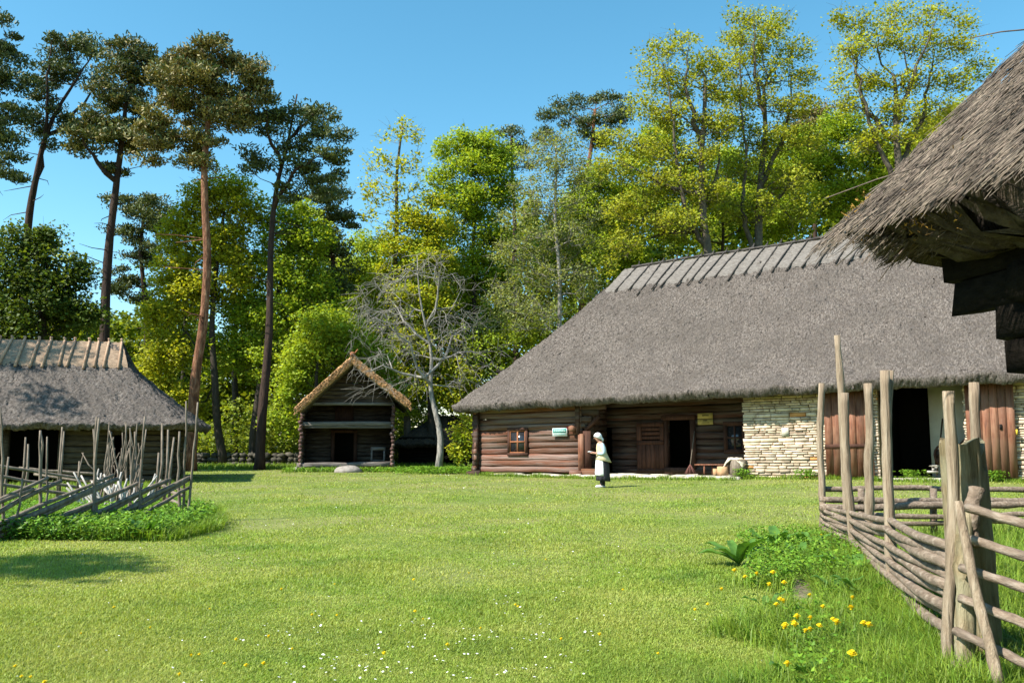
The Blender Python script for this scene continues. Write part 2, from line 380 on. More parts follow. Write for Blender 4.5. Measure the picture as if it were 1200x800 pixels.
# ridge cap and poles
def rp(s, t, side=-1, lift=0.0):        # point on the roof at s, level t
    hv = (W_B / 2 + O_B); v = -O_B + hv * t if side < 0 else W_B + O_B - hv * t
    return np.array([s, v, zfun(t) + .010 * s + lift])
mb = MB(); n1, n2 = 260, 16
for side in (-1, 1):
    R = np.zeros((n2, n1, 3))
    for i in range(n2):
        t = 1 - .165 * i / (n2 - 1)
        for j in range(n1):
            s = 4.62 - .55 * (1 - (t - .835) / .165) * 1.0 + (S_B - 8.6) * j / (n1 - 1)
            R[i, j] = rp(s, t, side, .07 if i < n2 - 1 else -.02)
    R[:, :, 2] += RNG.normal(0, .012, (n2, n1)); i = np.arange(n1 * n2).reshape(n2, n1)
    mb.add(BF(R.reshape(-1, 3)), np.stack([i[:-1, :-1], i[:-1, 1:], i[1:, 1:], i[1:, :-1]], -1).reshape(-1, 4))
mb.build('ridge_cap', M_ridge, roof)
mb = MB()
mb.tube(BF([[s, W_B / 2 + RNG.normal(0, .02), ZR + .13 + .01 * s + .015 * sin(s)] for s in np.linspace(5.0, 17.8, 30)]), .05, 6)
mb.build('ridge_pole', M_darkpole, roof)
for k in range(24):
    s = 5.3 + k * .56 + RNG.normal(0, .05); dl = RNG.normal(.62, .06)
    mb = MB()
    for side in (-1, 1):
        tt = .80 + RNG.normal(0, .012)
        lo = rp(s - dl, tt, side, .1); hi = rp(s + .05 * side, .995, side, .12)
        ex = hi + (hi - lo) * (.16 + RNG.uniform(0, .06)) * .8
        mb.tube(BF([lo, (lo + hi) / 2 + RNG.normal(0, .015, 3), hi, ex]), [.034, .030, .026, .02], 6)
    mb.build('crossed_pole', M_darkpole, roof)
# walls
s_post = bs(682); s_rec = bs(686); s_st = bs(872); V_R = 1.7
wz = lambda px, py, v=0: bz(px, py, v)
win = (bs(598), bs(619), bz(608, 531), bz(608, 504))
mb = MB(); logwall(mb, BF, 0.05, s_post, 0.0, .12, 3.0, .235, [win])
logwall(mb, BF, 0, W_B, 0.0, .12, 3.0, .235, ext=.25, along='v')
mb.build('log_wall', M_log, barn)
# recessed wall with its openings
d1 = (bs(702, V_R), bs(718, V_R), -.1, bz(708, 503, V_R)); d2 = (bs(784, V_R), bs(811, V_R), -.1, bz(795, 492, V_R)); d0 = (bs(749, V_R), bs(779, V_R), bz(760, 556, V_R), bz(760, 497, V_R))
w2 = (bs(851, V_R), bs(874, V_R), bz(860, 528, V_R), bz(860, 497, V_R))
mb = MB(); logwall(mb, BF, s_rec - .2, s_st + .4, V_R, .1, 3.9, .25, [d1, d2, d0, w2])
logwall(mb, BF, 0, V_R - .1, s_rec, .1, 3.6, .235, along='v')
for i in range(5):   # corbelled log ends above the entrance
    log(mb, BF, (s_post - .3, .02, 3.0 - i * .235 - .12), (s_post + 1.35 - i * .3, .02, 3.0 - i * .235 - .12), .125)
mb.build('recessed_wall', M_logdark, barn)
# corner pillars
mb = MB()
for i in range(12): log(mb, BF, (-.28 - RNG.uniform(0, .06), .0, .24 + .235 * i), (.1, .0, .24 + .235 * i), .125)
mb.fbox(BF, -.1, .1, -.24, -.1, .1, 2.9, .01)
mb.fbox(BF, -.35, .25, -.45, -.1, -.15, .16, .03)
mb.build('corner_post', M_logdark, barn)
mb = MB(); mb.fbox(BF, s_post - .18, s_post - .02, -.2, -.1, bz(680, 508), 3.05, .008); mb.build('wall_post', M_logdark, barn)
mb = MB(); mb.fbox(BF, s_post - .08, s_post + .14, -.17, -.05, .12, bz(684, 508), .006)
mb.build('door_jamb', M_door, barn)
mb = MB(); mb.fbox(BF, s_post + .1, s_post + .42, -.1, .0, .2, bz(684, 505), .006)
P = [[s_post + .18, .02, 1.75], [s_post + .75, .02, 2.28]]; mb.tube(BF(P), .09, 6)
mb.build('door_lining', M_doordark, barn)
mb = MB(); mb.tube(BF([[bs(674), -.32, bz(675, 502)], [bs(674), .1, bz(675, 502)]]), .12, 12, jit=.03); mb.build('beam_end', M_door, barn)
mb = MB(); mb.fbox(BF, s_post - .35, s_post + .1, -.4, -.05, -.05, .22, .03); mb.fbox(BF, s_post + .12, s_post + .9, -.3, .5, -.05, .28, .02); mb.build('doorstep', M_log, barn)
# eave plates and rafters under the roof
mb = MB(); log(mb, BF, (-.6, -.25, 3.02), (S_B, -.25, 3.02 + .05), .11)
for s in np.arange(.4, S_B, 1.1): log(mb, BF, (s, -.75, 2.86), (s, 1.6, 3.35), .06, 6)
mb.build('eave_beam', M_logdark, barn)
# stone wall made of separate stones
s_o0 = bs(1030); s_o1 = bs(1131); zl = bz(1080, 449)
def stonewall(F, s0, s1, vf, z0, z1, skip=()):
    m1, m2 = MB(), MB(); z = z0
    while z < z1:
        h = RNG.uniform(.055, .11) if RNG.random() > .12 else RNG.uniform(.11, .15); s = s0 + RNG.uniform(-.05, .02)
        while s < s1:
            w_ = RNG.uniform(.16, .62); 
            if any(s + w_ / 2 > a and s + w_ / 2 < b and z > c and z < d for a, b, c, d in skip): s += w_; continue
            e = min(s + w_, s1); d = vf - RNG.uniform(.0, .045); g_ = .009
            tgt = m2 if RNG.random() < .022 else m1
            c = .012
            f = np.array([[s + g_ + c, d, z + g_ + c], [e - g_ - c, d, z + g_ + c], [e - g_ - c, d, z + h - g_ - c], [s + g_ + c, d, z + h - g_ - c],
                          [s + g_, d + .03, z + g_], [e - g_, d + .03, z + g_], [e - g_, d + .03, z + h - g_], [s + g_, d + .03, z + h - g_],
                          [s + g_, vf + .12, z + g_], [e - g_, vf + .12, z + g_], [e - g_, vf + .12, z + h - g_], [s + g_, vf + .12, z + h - g_]], float)
            f[:8] += RNG.normal(0, .007, (8, 3))
            Q = [[0, 1, 2, 3]]
            for a in range(4):
                b = (a + 1) % 4; Q += [[4 + a, 4 + b, b, a], [8 + a, 8 + b, 4 + b, 4 + a]]
            tgt.add(F(f), Q); s = e + RNG.uniform(0, .01)
        z += h
    return m1, m2
m1, m2 = stonewall(BF, s_st, s_o0, -.02, -.1, 3.36)
m3, m4 = stonewall(BF, s_o1, S_B, -.02, -.1, 3.3)
for a, b in ((m1, m3), (m2, m4)):
    for V in b.V: pass
sw = m1.build('stone_wall', M_stone, barn)
for c in range(len(m2.V)):
    q = MB(); q.add(m2.V[c], m2.Q[c] - 12 * c); q.build('orange_stone', M_stoneo, sw)
sw2 = m3.build('stone_wall', M_stone, barn)
mb = MB(); mb.fbox(BF, s_st + .03, s_o0 - .02, .02, .5, -.1, 3.35); mb.build('mortar', M_mortar, sw)
mb = MB(); mb.fbox(BF, s_o1 + .02, S_B, .02, .5, -.1, 3.35); mb.build('mortar', M_mortar, sw2)
mb = MB(); mb.fbox(BF, bs(917), bs(925), -.075, -.05, bz(921, 511), bz(921, 501)); mb.build('plaque', M_pave, sw)
# rest of the shell
mb = MB(); logwall(mb, BF, 0, S_B, W_B, .1, 3.0, .3); logwall(mb, BF, 0, W_B, S_B, .1, 3.0, .3, along='v'); mb.build('rear_wall', M_logdark, barn)
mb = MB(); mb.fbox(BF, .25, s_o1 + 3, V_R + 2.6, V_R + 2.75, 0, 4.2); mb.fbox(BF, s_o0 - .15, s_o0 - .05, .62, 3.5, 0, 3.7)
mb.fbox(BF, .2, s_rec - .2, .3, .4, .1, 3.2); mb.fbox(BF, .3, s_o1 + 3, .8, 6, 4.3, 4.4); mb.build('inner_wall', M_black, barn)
mb = MB(); mb.fbox(BF, bs(1090, 2.2), bs(1137, 2.2), 2.2, 2.3, 0, 3.9); mb.build('partition', M_white, barn)
mb = MB(); log(mb, BF, (s_o0 - .4, .1, zl + .1), (s_o1 + .4, .1, zl + .1), .12); mb.fbox(BF, s_st, S_B, .0, .2, 3.36, 3.5); mb.build('lintel', M_logdark, barn)
# windows
def window(F, par, a, b, z0, z1, v, mo, mi, nx=2, nz=2):
    fr = MB(); t = .11
    fr.fbox(F, a - .05, b + .05, v - .06, v + .05, z1 - .02, z1 + .1); fr.fbox(F, a - .05, b + .05, v - .06, v + .05, z0 - .1, z0 + .02)
    fr.fbox(F, a - .04, a + .06, v - .058, v + .05, z0 + .02, z1 - .02); fr.fbox(F, b - .06, b + .04, v - .058, v + .05, z0 + .02, z1 - .02)
    wd = fr.build('window', mo, par)
    sa = MB(); a2, b2, c2, d2_ = a + .065, b - .065, z0 + .03, z1 - .03
    for x in np.linspace(a2, b2, nx + 1): sa.fbox(F, x - .03, x + .03, v - .04, v + .0, c2, d2_)
    for z in np.linspace(c2, d2_, nz + 1): sa.fbox(F, a2, b2, v - .043, v - .003, z - .03, z + .03)
    sa.build('sash', mi, wd)
    MB().fbox(F, a2, b2, v - .01, v + .0, c2, d2_).build('pane', M_glass, wd)
    return wd
window(BF, barn, win[0], win[1], win[2], win[3], -.09, M_doordark, M_orange)
window(BF, barn, w2[0], w2[1], w2[2], w2[3], V_R - .1, M_doordark, M_doordark)
# doors
def boards(mb, F, a, b, v0, v1, z0, z1, n, jit=.004):
    e = np.linspace(a, b, n + 1)
    for i in range(n): mb.fbox(F, e[i] + .006, e[i + 1] - .006, v0 + RNG.uniform(-.008, .008), v1, z0 + RNG.uniform(-.02, .02), z1 + RNG.uniform(-.02, .02), jit)
mb = MB(); boards(mb, BF, d0[0], d0[1] + .05, V_R - .22, V_R - .16, d0[2] + .1, d0[3] * .62, 6)
mb.fbox(BF, d0[0], d0[0] + .2, V_R - .24, V_R - .17, d0[3] * .62, d0[3]); mb.fbox(BF, d0[1] - .1, d0[1] + .05, V_R - .24, V_R - .17, d0[3] * .62, d0[3])
mb.fbox(BF, d0[0], d0[1] + .05, V_R - .25, V_R - .17, d0[3] - .1, d0[3] + .06); mb.fbox(BF, d0[0], d0[1] + .05, V_R - .25, V_R - .17, d0[3] * .6, d0[3] * .68)
mb.fbox(BF, d0[0], d0[1] + .05, V_R - .26, V_R - .17, d0[2] + .08, d0[2] + .22)
for q in range(3): mb.fbox(BF, d0[0] + .1, d0[1] - .05, V_R - .2, V_R - .17, d0[3] * (.70 + q * .085), d0[3] * (.765 + q * .085))
dr = mb.build('plank_door', M_doordoor, barn)
mb = MB(); mb.fbox(BF, d2[0] - .16, d2[0], V_R - .2, V_R + .1, .1, d2[3]); mb.fbox(BF, d2[1], d2[1] + .18, V_R - .2, V_R + .1, .1, d2[3]); mb.fbox(BF, d2[0] - .2, d2[1] + .2, V_R - .22, V_R + .1, d2[3], d2[3] + .18)
mb.fbox(BF, d2[0] - .1, d2[1] + .1, V_R - .3, V_R + .15, .05, .3)
mb.build('door_frame', M_doordark, barn)
mb = MB(); log(mb, BF, (s_rec + .5, V_R - .15, .12), (s_st - .1, V_R - .15, .12), .13); mb.build('sill_log', M_logdark, barn)
zb = .1
mb = MB(); boards(mb, BF, bs(967, -.15), bs(1023, -.15), -.2, -.14, zb, zl - .03, 6); l1 = mb.build('barn_door', M_door, barn)
mb = MB(); mb.fbox(BF, bs(967, -.15), bs(1023, -.15), -.235, -.205, 1.0, 1.12); mb.build('batten', M_doordark, l1)
mb = MB(); boards(mb, BF, bs(1133, -.15), bs(1191, -.15), -.2, -.14, zb, zl - .03, 6); l2 = mb.build('barn_door', M_door, barn)
mb = MB(); mb.fbox(BF, bs(1172, -.2), bs(1175, -.2), -.24, -.2, bz(1174, 503), bz(1174, 497)); mb.build('latch', M_black, l2)
mb = MB(); mb.fbox(BF, bs(1191, -.2), bs(1193, -.2), -.28, -.2, bz(1192, 509), bz(1192, 503)); mb.build('padlock', mat('yellow_brass', [(.6, .4, .04), (.7, .5, .05)], bump=0), l2)
# gablet of the left end: straw fill is part of the roof; paving and threshold
def sheet_stones(F, s0, s1, v0, v1, z0, z1, m):
    s = s0
    while s < s1:
        w_ = RNG.uniform(.4, .9); v = v0
        while v < v1 - .05:
            d = min(RNG.uniform(.3, .6), v1 - v); m.fbox(F, s + .01, min(s + w_, s1) - .01, v + .01, v + d - .01, z0, z1 + RNG.uniform(-.02, .02), .012); v += d
        s += w_
mb = MB(); sheet_stones(BF, .9, s_rec, -.5, -.14, -.2, .07, mb); sheet_stones(BF, s_rec + .2, s_st, -.75, .95, -.2, .07, mb); sheet_stones(BF, s_o0 - .2, s_o1 + .1, -.9, .1, -.2, .07, mb)
o = mb.build('paving', M_pave); o['kind'] = 'structure'; o['label'] = 'pale limestone slabs laid along the front of the barn'; o['category'] = 'paving'

# signs on the barn (things hanging on it)
def textobj(body, size, loc, rot, m, parent):
    c = bpy.data.curves.new('lettering', 'FONT'); c.body = body; c.size = size; c.align_x = 'CENTER'; c.align_y = 'CENTER'; c.extrude = .002
    t = bpy.data.objects.new('lettering', c); COL.objects.link(t); c.materials.append(m)
    t.parent = parent; t.location = [float(a - b) for a, b in zip(loc, parent['org'])]; t.rotation_euler = rot
    return t
M_sgreen = mat('green_sign_enamel', [(.05, .3, .26), (.08, .36, .3)], bump=0, rough=.4)
M_swhite = mat('white_sign_panel', [(.62, .68, .68), (.7, .75, .75)], bump=0, rough=.4)
M_syel = mat('yellow_sign_board', [(.38, .29, .08), (.5, .4, .14)], scale=6, bump=.1)
M_ink = mat('black_lettering', [(.015, .015, .012), (.02, .02, .02)], bump=0)
M_red = mat('red_flag_paint', [(.5, .03, .03), (.6, .04, .04)], bump=0)
rotB = (pi / 2, 0, BA)
a, b, zc0, zc1 = bs(650), bs(667), bz(658, 511), bz(658, 501.5)
P = BF([[(a + b) / 2, -.17, zc0]])[0]
sg = thing('wall_sign', 'small green and white sign on sunlit logs left of the doorway', 'sign', P)
MB().fbox(BF, a, b, -.17, -.135, zc0, zc1).build('board', M_swhite, sg)
MB().fbox(BF, a + .03, b - .03, -.176, -.172, zc0 + (zc1 - zc0) * .42, zc1 - .02).build('green_panel', M_sgreen, sg)
for i, zz in enumerate((.78, .62, .25)):
    mb = MB(); x = a + .08
    while x < b - .1:
        q = RNG.uniform(.03, .07); hh = (zc1 - zc0)
        mb.fbox(BF, x, x + q, -.181, -.178, zc0 + hh * (zz - .03), zc0 + hh * (zz + .04)); x += q + .015
    mb.build('lettering_line', M_swhite if i < 2 else M_sgreen, sg)
MB().fbox(BF, b - .02, b + .07, -.16, -.14, zc1 - .03, zc1 + .05).build('red_tab', M_red, sg)
a, b, zc0, zc1 = bs(820.5, V_R), bs(838, V_R), bz(829, 497.5, V_R), bz(829, 484, V_R); v = V_R - .2; zm = (zc0 + zc1) / 2
P = BF([[(a + b) / 2, v, zc0]])[0]
sg = thing('wall_sign', 'yellowed two panel sign board on the shaded log wall', 'sign', P)
MB().fbox(BF, a, b, v, v + .03, zm + .01, zc1).build('board', M_syel, sg)
MB().fbox(BF, a, b, v, v + .03, zc0, zm - .01).build('board', M_syel, sg)
for zz, wd_ in ((.80, .30), (.36, .26), (.2, .3), (.1, .42)):
    mb = MB(); c = (a + b) / 2; x = c - (b - a) * wd_ * .6
    while x < c + (b - a) * wd_ * .6:
        q = RNG.uniform(.02, .05); hh = zc1 - zc0; th = .055 if zz > .3 else .022
        mb.fbox(BF, x, x + q, v - .006, v - .003, zc0 + hh * (zz - th), zc0 + hh * (zz + th)); x += q + .012
    mb.build('lettering_line', M_ink, sg)

# bench, stumps, broom in the recess
def floorz(s, v): return .13
bx0, bx1 = bs(815, .35), bs(858, .35)
P = BF([[(bx0 + bx1) / 2, .35, .13]])[0]; bn = thing('wooden_bench', 'low plank bench with splayed legs against the shaded log wall', 'bench', P)
zt = bz(830, 543.5, .3)
MB().fbox(BF, bx0, bx1, .2, .55, zt - .05, zt, .004).build('seat', M_door, bn)
for s_, v_ in ((bx0 + .35, .25), (bx0 + .55, .5), (bx1 - .4, .25), (bx1 - .3, .5)):
    MB().tube(BF([[s_ + (.0), v_ - .04, .12], [s_, v_, zt - .05]]), .03, 6).build('leg', M_door, bn)
def stump(name, label, s, v, r, h, m, seed):
    P = BF([[s, v, .1]])[0]
    t = thing(name, label, 'wood block', P)
    MB().tube(BF([[s, v, .1], [s, v, .1 + h * .5], [s, v, .1 + h]]), [r * 1.05, r, r], 14, jit=.03).build('block', m, t)
    MB().tube(BF([[s, v, .1 + h - .002], [s, v, .1 + h + .006]]), r * .93, 14).build('cut_face', M_fresh, t)
    return t
stump('chopping_block', 'tall freshly cut wood block in front of the bench', bs(846, -.3), -.3, .19, bz(846, 546.5, -.3) - .1, M_fresh, 1)
stump('small_log_piece', 'short orange wood block beside the tall chopping block', bs(838, -.3), -.35, .09, .22, M_fresh, 1)
sst, vst = bs(863.5, -.15), -.15; zst = bz(863, 538, -.15)
stump('grey_stump', 'grey weathered stump standing against the stone wall end', sst, vst, .27, zst - .1, M_stick, 2)
mb = MB(); n, m_ = 16, 10; R = np.zeros((m_, n, 3))
for i in range(m_):
    for j in range(n):
        a_ = j / (n - 1) * 2 - 1; b_ = i / (m_ - 1) * 2 - 1
        x, y = a_ * .42, b_ * .27
        drop = max(0, math.hypot(x * .95, y) - .24); R[i, j] = (sst - .08 + x * (1 - .3 * max(0, abs(a_) - .5)), vst + y, zst + .05 - drop * 1.4 + RNG.normal(0, .012))
i = np.arange(n * m_).reshape(m_, n)
mb.add(BF(R.reshape(-1, 3)), np.stack([i[:-1, :-1], i[:-1, 1:], i[1:, 1:], i[1:, :-1]], -1).reshape(-1, 4))
o = mb.build('sheepskin', mat('cream_fleece', [(.5, .42, .3), (.75, .68, .55)], scale=20, bump=1, bdist=.03), smooth=True)
o.modifiers.new('thickness', 'SOLIDIFY').thickness = .04
tag(recentre(o), 'cream sheepskin draped over the grey stump by the stone wall', 'sheepskin')
P = BF([[bs(808, .5), .5, .13]])[0]; br = thing('twig_broom', 'long handled twig broom leaning beside the dark doorway', 'broom', P)
MB().tube(BF([[bs(808, .4), .4, .4], [bs(814, .9), .9, bz(814, 505, .9)]]), .018, 6).build('handle', M_stick, br)
mb = MB()
for k in range(40):
    a_ = RNG.normal(0, .07, 2); mb.tube(BF([[bs(808, .4), .4, .46], [bs(808, .4) + a_[0] * 1.6 - .03, .38 + a_[1], .13]]), .009, 4)
mb.build('bristles', mat('reddish_twigs', [(.12, .05, .045), (.22, .1, .08)], bump=0, island=.3), br)

# tools inside the barn
P = BF([[bs(1110, 1.6), 1.6, .1]])[0]
tl = thing('tool_heap', 'dim clutter of a wheeled cart and white scraps inside the barn doorway', 'farm tools', P)
mb = MB(); cs = bs(1108, 1.4)
mb.tube(BF([[cs + .35 * cos(a_), 1.4, .75 + .35 * sin(a_)] for a_ in np.linspace(0, 2 * pi, 17)]), .035, 6)
for a_ in np.linspace(0, pi, 4)[:-1]: mb.tube(BF([[cs - .34 * cos(a_), 1.4, .75 - .34 * sin(a_)], [cs + .34 * cos(a_), 1.4, .75 + .34 * sin(a_)]]), .018, 5)
mb.build('wheel', M_doordark, tl)
mb = MB(); mb.fbox(BF, cs - .35, cs + .6, 1.5, 2.0, .5, .95, .03); mb.tube(BF([[cs + .2, 1.45, .9], [cs + .9, 1.5, 1.6]]), .03, 6); mb.tube(BF([[cs - .3, 1.3, .1], [cs - .1, 1.7, 1.9]]), .025, 6)
mb.build('cart_body', M_logdark, tl)
mb = MB()
for k in range(14): mb.box(BF([[cs + RNG.uniform(-.35, .4), 1.0 + RNG.uniform(-.2, .2), .16 + RNG.uniform(0, .3)]])[0], (RNG.uniform(.1, .3), RNG.uniform(.04, .1), RNG.uniform(.02, .05)), RNG.uniform(0, 3), .02)
mb.build('scrap', M_stickw, tl)

# ---------------------------------------------------------------- the left thatched house
c_ = at(197, 500, 29.6)
HU = nrm(np.array([.965, .26])); S_H, W_H, O_H = 15.0, 5.6, .95
HL = np.array([c_[0], c_[1]]) - HU * S_H
HF = frame((HL[0], HL[1], 0), HU)
def hs(px, v=0.0, py=520):
    d = ray(px, py); k = d[0] / d[1]
    return (k * (HF.L[1] + HF.v[1] * v) - HF.L[0] - HF.v[0] * v) / (HF.u[0] - k * HF.u[1])
def hz(px, py, v=0.0):
    P = HF([[hs(px, v, py), v, 0]])[0]; return at(px, py, P[1])[2]
house = thing('thatched_house', 'low thatched log house behind the pole fence on the left', 'house', (c_[0], c_[1], 0))
ze_h = 1.98; zr_h = hz(150, 403, W_H / 2)
mb = MB(); zf2 = hip_roof(mb, HF, S_H, W_H, O_H, ze_h, zr_h, 3.0, 330, 150, 100, thick=.24, tg=.70, gk=.86, p=1.08, jit=.015)
hroof = mb.build('roof', M_thatch, house)
def rp2(s, t, side=-1, lift=0.0):
    hv = (W_H / 2 + O_H); v = -O_H + hv * t if side < 0 else W_H + O_H - hv * t
    return np.array([s, v, zf2(t) + lift])
mb = MB(); n1, n2 = 150, 14
for side in (-1, 1):
    R = np.zeros((n2, n1, 3))
    for i in range(n2):
        t = 1 - .30 * i / (n2 - 1)
        for j in range(n1):
            send = S_H + O_H - 3.0 * ((.86 + .14 * (t - .7) / .3)) - .02
            R[i, j] = rp2(2.2 + (send - 2.2) * j / (n1 - 1), t, side, .06 if i < n2 - 1 else -.02)
    R[:, :, 2] += RNG.normal(0, .01, (n2, n1)); i = np.arange(n1 * n2).reshape(n2, n1)
    mb.add(HF(R.reshape(-1, 3)), np.stack([i[:-1, :-1], i[:-1, 1:], i[1:, 1:], i[1:, :-1]], -1).reshape(-1, 4))
mb.build('ridge_cap', M_ridge_o, hroof)
k = 0
for px in (-62, -45, -28, -14, 0, 14, 29, 46, 60, 76, 88, 105, 116, 128, 143):
    s = hs(px, W_H / 2, 402)
    mb = MB(); dl = RNG.normal(.08, .04)
    for side in (-1, 1):
        lo = rp2(s + dl, .66 + RNG.normal(0, .012), side, .1); hi = rp2(s, .99, side, .1); ex = hi + (hi - lo) * .1
        mb.tube(HF([lo, hi, ex]), [.047, .043, .036], 6)
    mb.build('crossed_pole', M_pinkpole, hroof)
ho = [(hs(8), hs(72), -.2, 1.75), (hs(131), hs(146), -.2, 1.7)]
mb = MB(); logwall(mb, HF, 0, S_H, 0, .05, 2.0, .2, ho, ext=.2); logwall(mb, HF, 0, W_H, S_H, .05, 2.0, .2, ext=.2, along='v'); logwall(mb, HF, 0, W_H, 0, .05, 2.0, .2, along='v'); logwall(mb, HF, 0, S_H, W_H, .05, 2.0, .2)
mb.build('log_wall', M_logolive, house)
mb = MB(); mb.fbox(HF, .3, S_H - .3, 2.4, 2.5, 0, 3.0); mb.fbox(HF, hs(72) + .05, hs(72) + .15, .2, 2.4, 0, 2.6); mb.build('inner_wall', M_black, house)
for a_, b_, _, zt_ in ho:
    for x in (a_, b_): MB().fbox(HF, x - .07, x + .07, -.14, .12, 0, zt_).build('door_post', M_logolive, house)

# ---------------------------------------------------------------- the gabled storehouse
c_ = gnd(407, 550); D_S = 40.0
sc_ = at(407, 545, D_S)
SF = frame((sc_[0], D_S, 0.0), (1, .14))
shed = thing('log_storehouse', 'small dark gabled log storehouse with orange straw roof edge', 'storehouse', (sc_[0], D_S, 0))
def sx(px, v=0.0, py=500):
    d = ray(px, py); P = d[0] / d[1] * (D_S + v); return P - sc_[0]
def szz(py, v=0.0): return at(407, py, D_S + v)[2]
xl, xr = sx(355), sx(460); zpk = szz(417, -1.1); zel, zer = szz(478, -1.1), szz(471, -1.1)
zfl = szz(543)
LS = 6.5
mb = MB()
el = np.array([sx(343, -1.1), -1.1, zel]); er = np.array([sx(476, -1.1), -1.1, zer]); pk = np.array([sx(407, -1.1), -1.1, zpk])
for e in (el, er):
    a, b = e.copy(), e.copy(); b[1] = LS; c, d = pk.copy(), pk.copy(); c[1] = LS
    slab(mb, *(SF([q])[0] for q in (a, b, c, d)), .30, 90, 60, .018)
sroof = mb.build('roof', M_thatch, shed)
mb = MB()
for e in (el, er):   # front edge of fresh reed
    q0 = e.copy(); q1 = pk.copy(); q0[1] -= .10; q1[1] -= .10; w0 = q0.copy(); w0[1] += .45; w1 = q1.copy(); w1[1] += .45
    for q in (q0, q1, w0, w1): q[2] += .04
    slab(mb, *(SF([q])[0] for q in (q0, w0, w1, q1)), .31, 10, 70, .014)
    N_ = 520
    for k in range(N_):
        t = RNG.random(); p = (q0 * (1 - t) + q1 * t); p[2] -= RNG.uniform(.0, .36); dr_ = nrm(e - pk)
        p2 = p + dr_ * RNG.uniform(.05, .13) + np.array([0, -RNG.uniform(0, .06), RNG.normal(0, .02)])
        mb.tube(SF([p, p2]), .013, 3, cap=False)
mb.build('straw_edge', M_verge, sroof)
mb = MB(); mb.tube(SF([[pk[0], -1.25, zpk + .08], [pk[0], LS, zpk + .05]]), .11, 8, jit=.1); mb.tube(SF([[pk[0] + .1, -1.2, zpk + .1], [pk[0] + .25, -1.2, zpk + .3]]), .03, 5); mb.build('ridge_roll', M_orange, sroof)
# gable boards (front, over the porch)
mb = MB(); zt0 = szz(473); zz_ = zt0 + .12
while zz_ < zpk - .5:
    f = (zpk - .35 - zz_) / (zpk - .35 - (zel + zer) / 2 + .001); hl = el[0] * 0 + (pk[0] + (xl - pk[0] - .25) * f); hr = pk[0] + (xr - pk[0] + .25) * f
    log(mb, SF, (hl, -.05, zz_), (hr, -.05, zz_), .10, 7); zz_ += .19
mb.build('gable', M_shedlog, shed)
mb = MB(); log(mb, SF, (xl - .05, -.16, zt0), (xr + .05, -.16, zt0), .07); mb.build('gable_beam', M_greybeam, shed)
V_S = 1.5; dl0, dl1 = sx(398, V_S), sx(420, V_S); dz1 = szz(507, V_S)
up = (sx(398, V_S), sx(419, V_S), szz(493, V_S), szz(476, V_S))
mb = MB(); logwall(mb, SF, xl, xr, V_S, zfl - .1, 3.6, .2, [(dl0, dl1, 0, dz1), up])
logwall(mb, SF, 0 - .05, LS, xl, zfl - .1, 3.0, .2, along='v'); logwall(mb, SF, -.05, LS, xr, zfl - .1, 3.0, .2, along='v'); logwall(mb, SF, xl, xr, LS, zfl - .1, 3.0, .2)
mb.build('log_wall', M_shedlog, shed)
for x in (xl, xr):
    mb = MB(); z = .15
    while z < 3.0:
        log(mb, SF, (x, -.22 - RNG.uniform(0, .05), z), (x, .25, z), .095, 8); mb.ball(SF([[x + RNG.normal(0, .03), -.28, z]])[0], .1, 8, 5, .12); z += .175
    mb.build('corner_post', mat('dark_red_log_ends', [(.03, .018, .014), (.12, .06, .05), (.32, .27, .24)], scale=9, bump=1, bdist=.04, island=.3), shed)
mb = MB(); mb.fbox(SF, dl0 - .16, dl0, V_S - .16, V_S + .05, zfl, dz1); mb.fbox(SF, dl1, dl1 + .16, V_S - .16, V_S + .05, zfl, dz1); mb.fbox(SF, dl0 - .16, dl1 + .16, V_S - .17, V_S + .05, dz1, dz1 + .14)
mb.build('door_frame', M_doordark, shed)
MB().fbox(SF, up[0], up[1], V_S - .12, V_S - .05, up[2], up[3]).build('upper_hatch', M_doordark, shed)
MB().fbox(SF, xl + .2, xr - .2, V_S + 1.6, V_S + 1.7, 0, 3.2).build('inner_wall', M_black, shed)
mb = MB(); mb.fbox(SF, xl, xr, -.1, V_S, szz(499) - .1, szz(499)); log(mb, SF, (xl - .05, -.2, szz(497)), (xr + .05, -.2, szz(496)), .10); log(mb, SF, (xl + .3, -.16, szz(500)), (xr, -.16, szz(500)), .06)
mb.build('loft_beam', M_greybeam, shed)
mb = MB(); log(mb, SF, (xl - .15, -.25, zfl - .06), (xr + .1, -.25, zfl - .02), .11); mb.build('porch_beam', M_greybeam, shed)
MB().fbox(SF, xl, xr, -.12, V_S, zfl - .12, zfl - .03).build('porch_floor', M_shedlog, shed)
for x in (xl - .05, (xl + xr) / 2 - 1.3, xr):
    MB().ball(SF([[x, -.1, .06]])[0], (.3, .26, .2), 10, 6, .1).build('foundation_stone', M_grey, shed)
mb = MB(); p = at(408, 553, 38.6); mb.ball((p[0], 38.6, .06), (.62, .4, .24), 14, 7, .06)
tag(recentre(mb.build('step_stone', M_grey, smooth=False)), 'flat grey boulder lying as a step before the storehouse porch', 'boulder')
# small table frame on the porch
p0, p1 = sx(436, .4), sx(453, .4); z0, z1 = zfl - .02, szz(525, .4)
P = SF([[(p0 + p1) / 2, .4, zfl]])[0]; tb = thing('porch_table', 'small grey low table standing on the storehouse porch', 'table', P)
MB().fbox(SF, p0, p1, .2, .6, z1 - .09, z1 + .05, .004).build('tabletop', M_greybeam, tb)
for x in (p0 + .05, p1 - .05):
    for v_ in (.25, .55): MB().fbox(SF, x - .04, x + .04, v_ - .04, v_ + .04, z0, z1 - .09).build('leg', M_greybeam, tb)
MB().fbox(SF, p0 + .09, p1 - .09, .22, .26, z0 + .12, z0 + .18).build('stretcher', M_greybeam, tb)

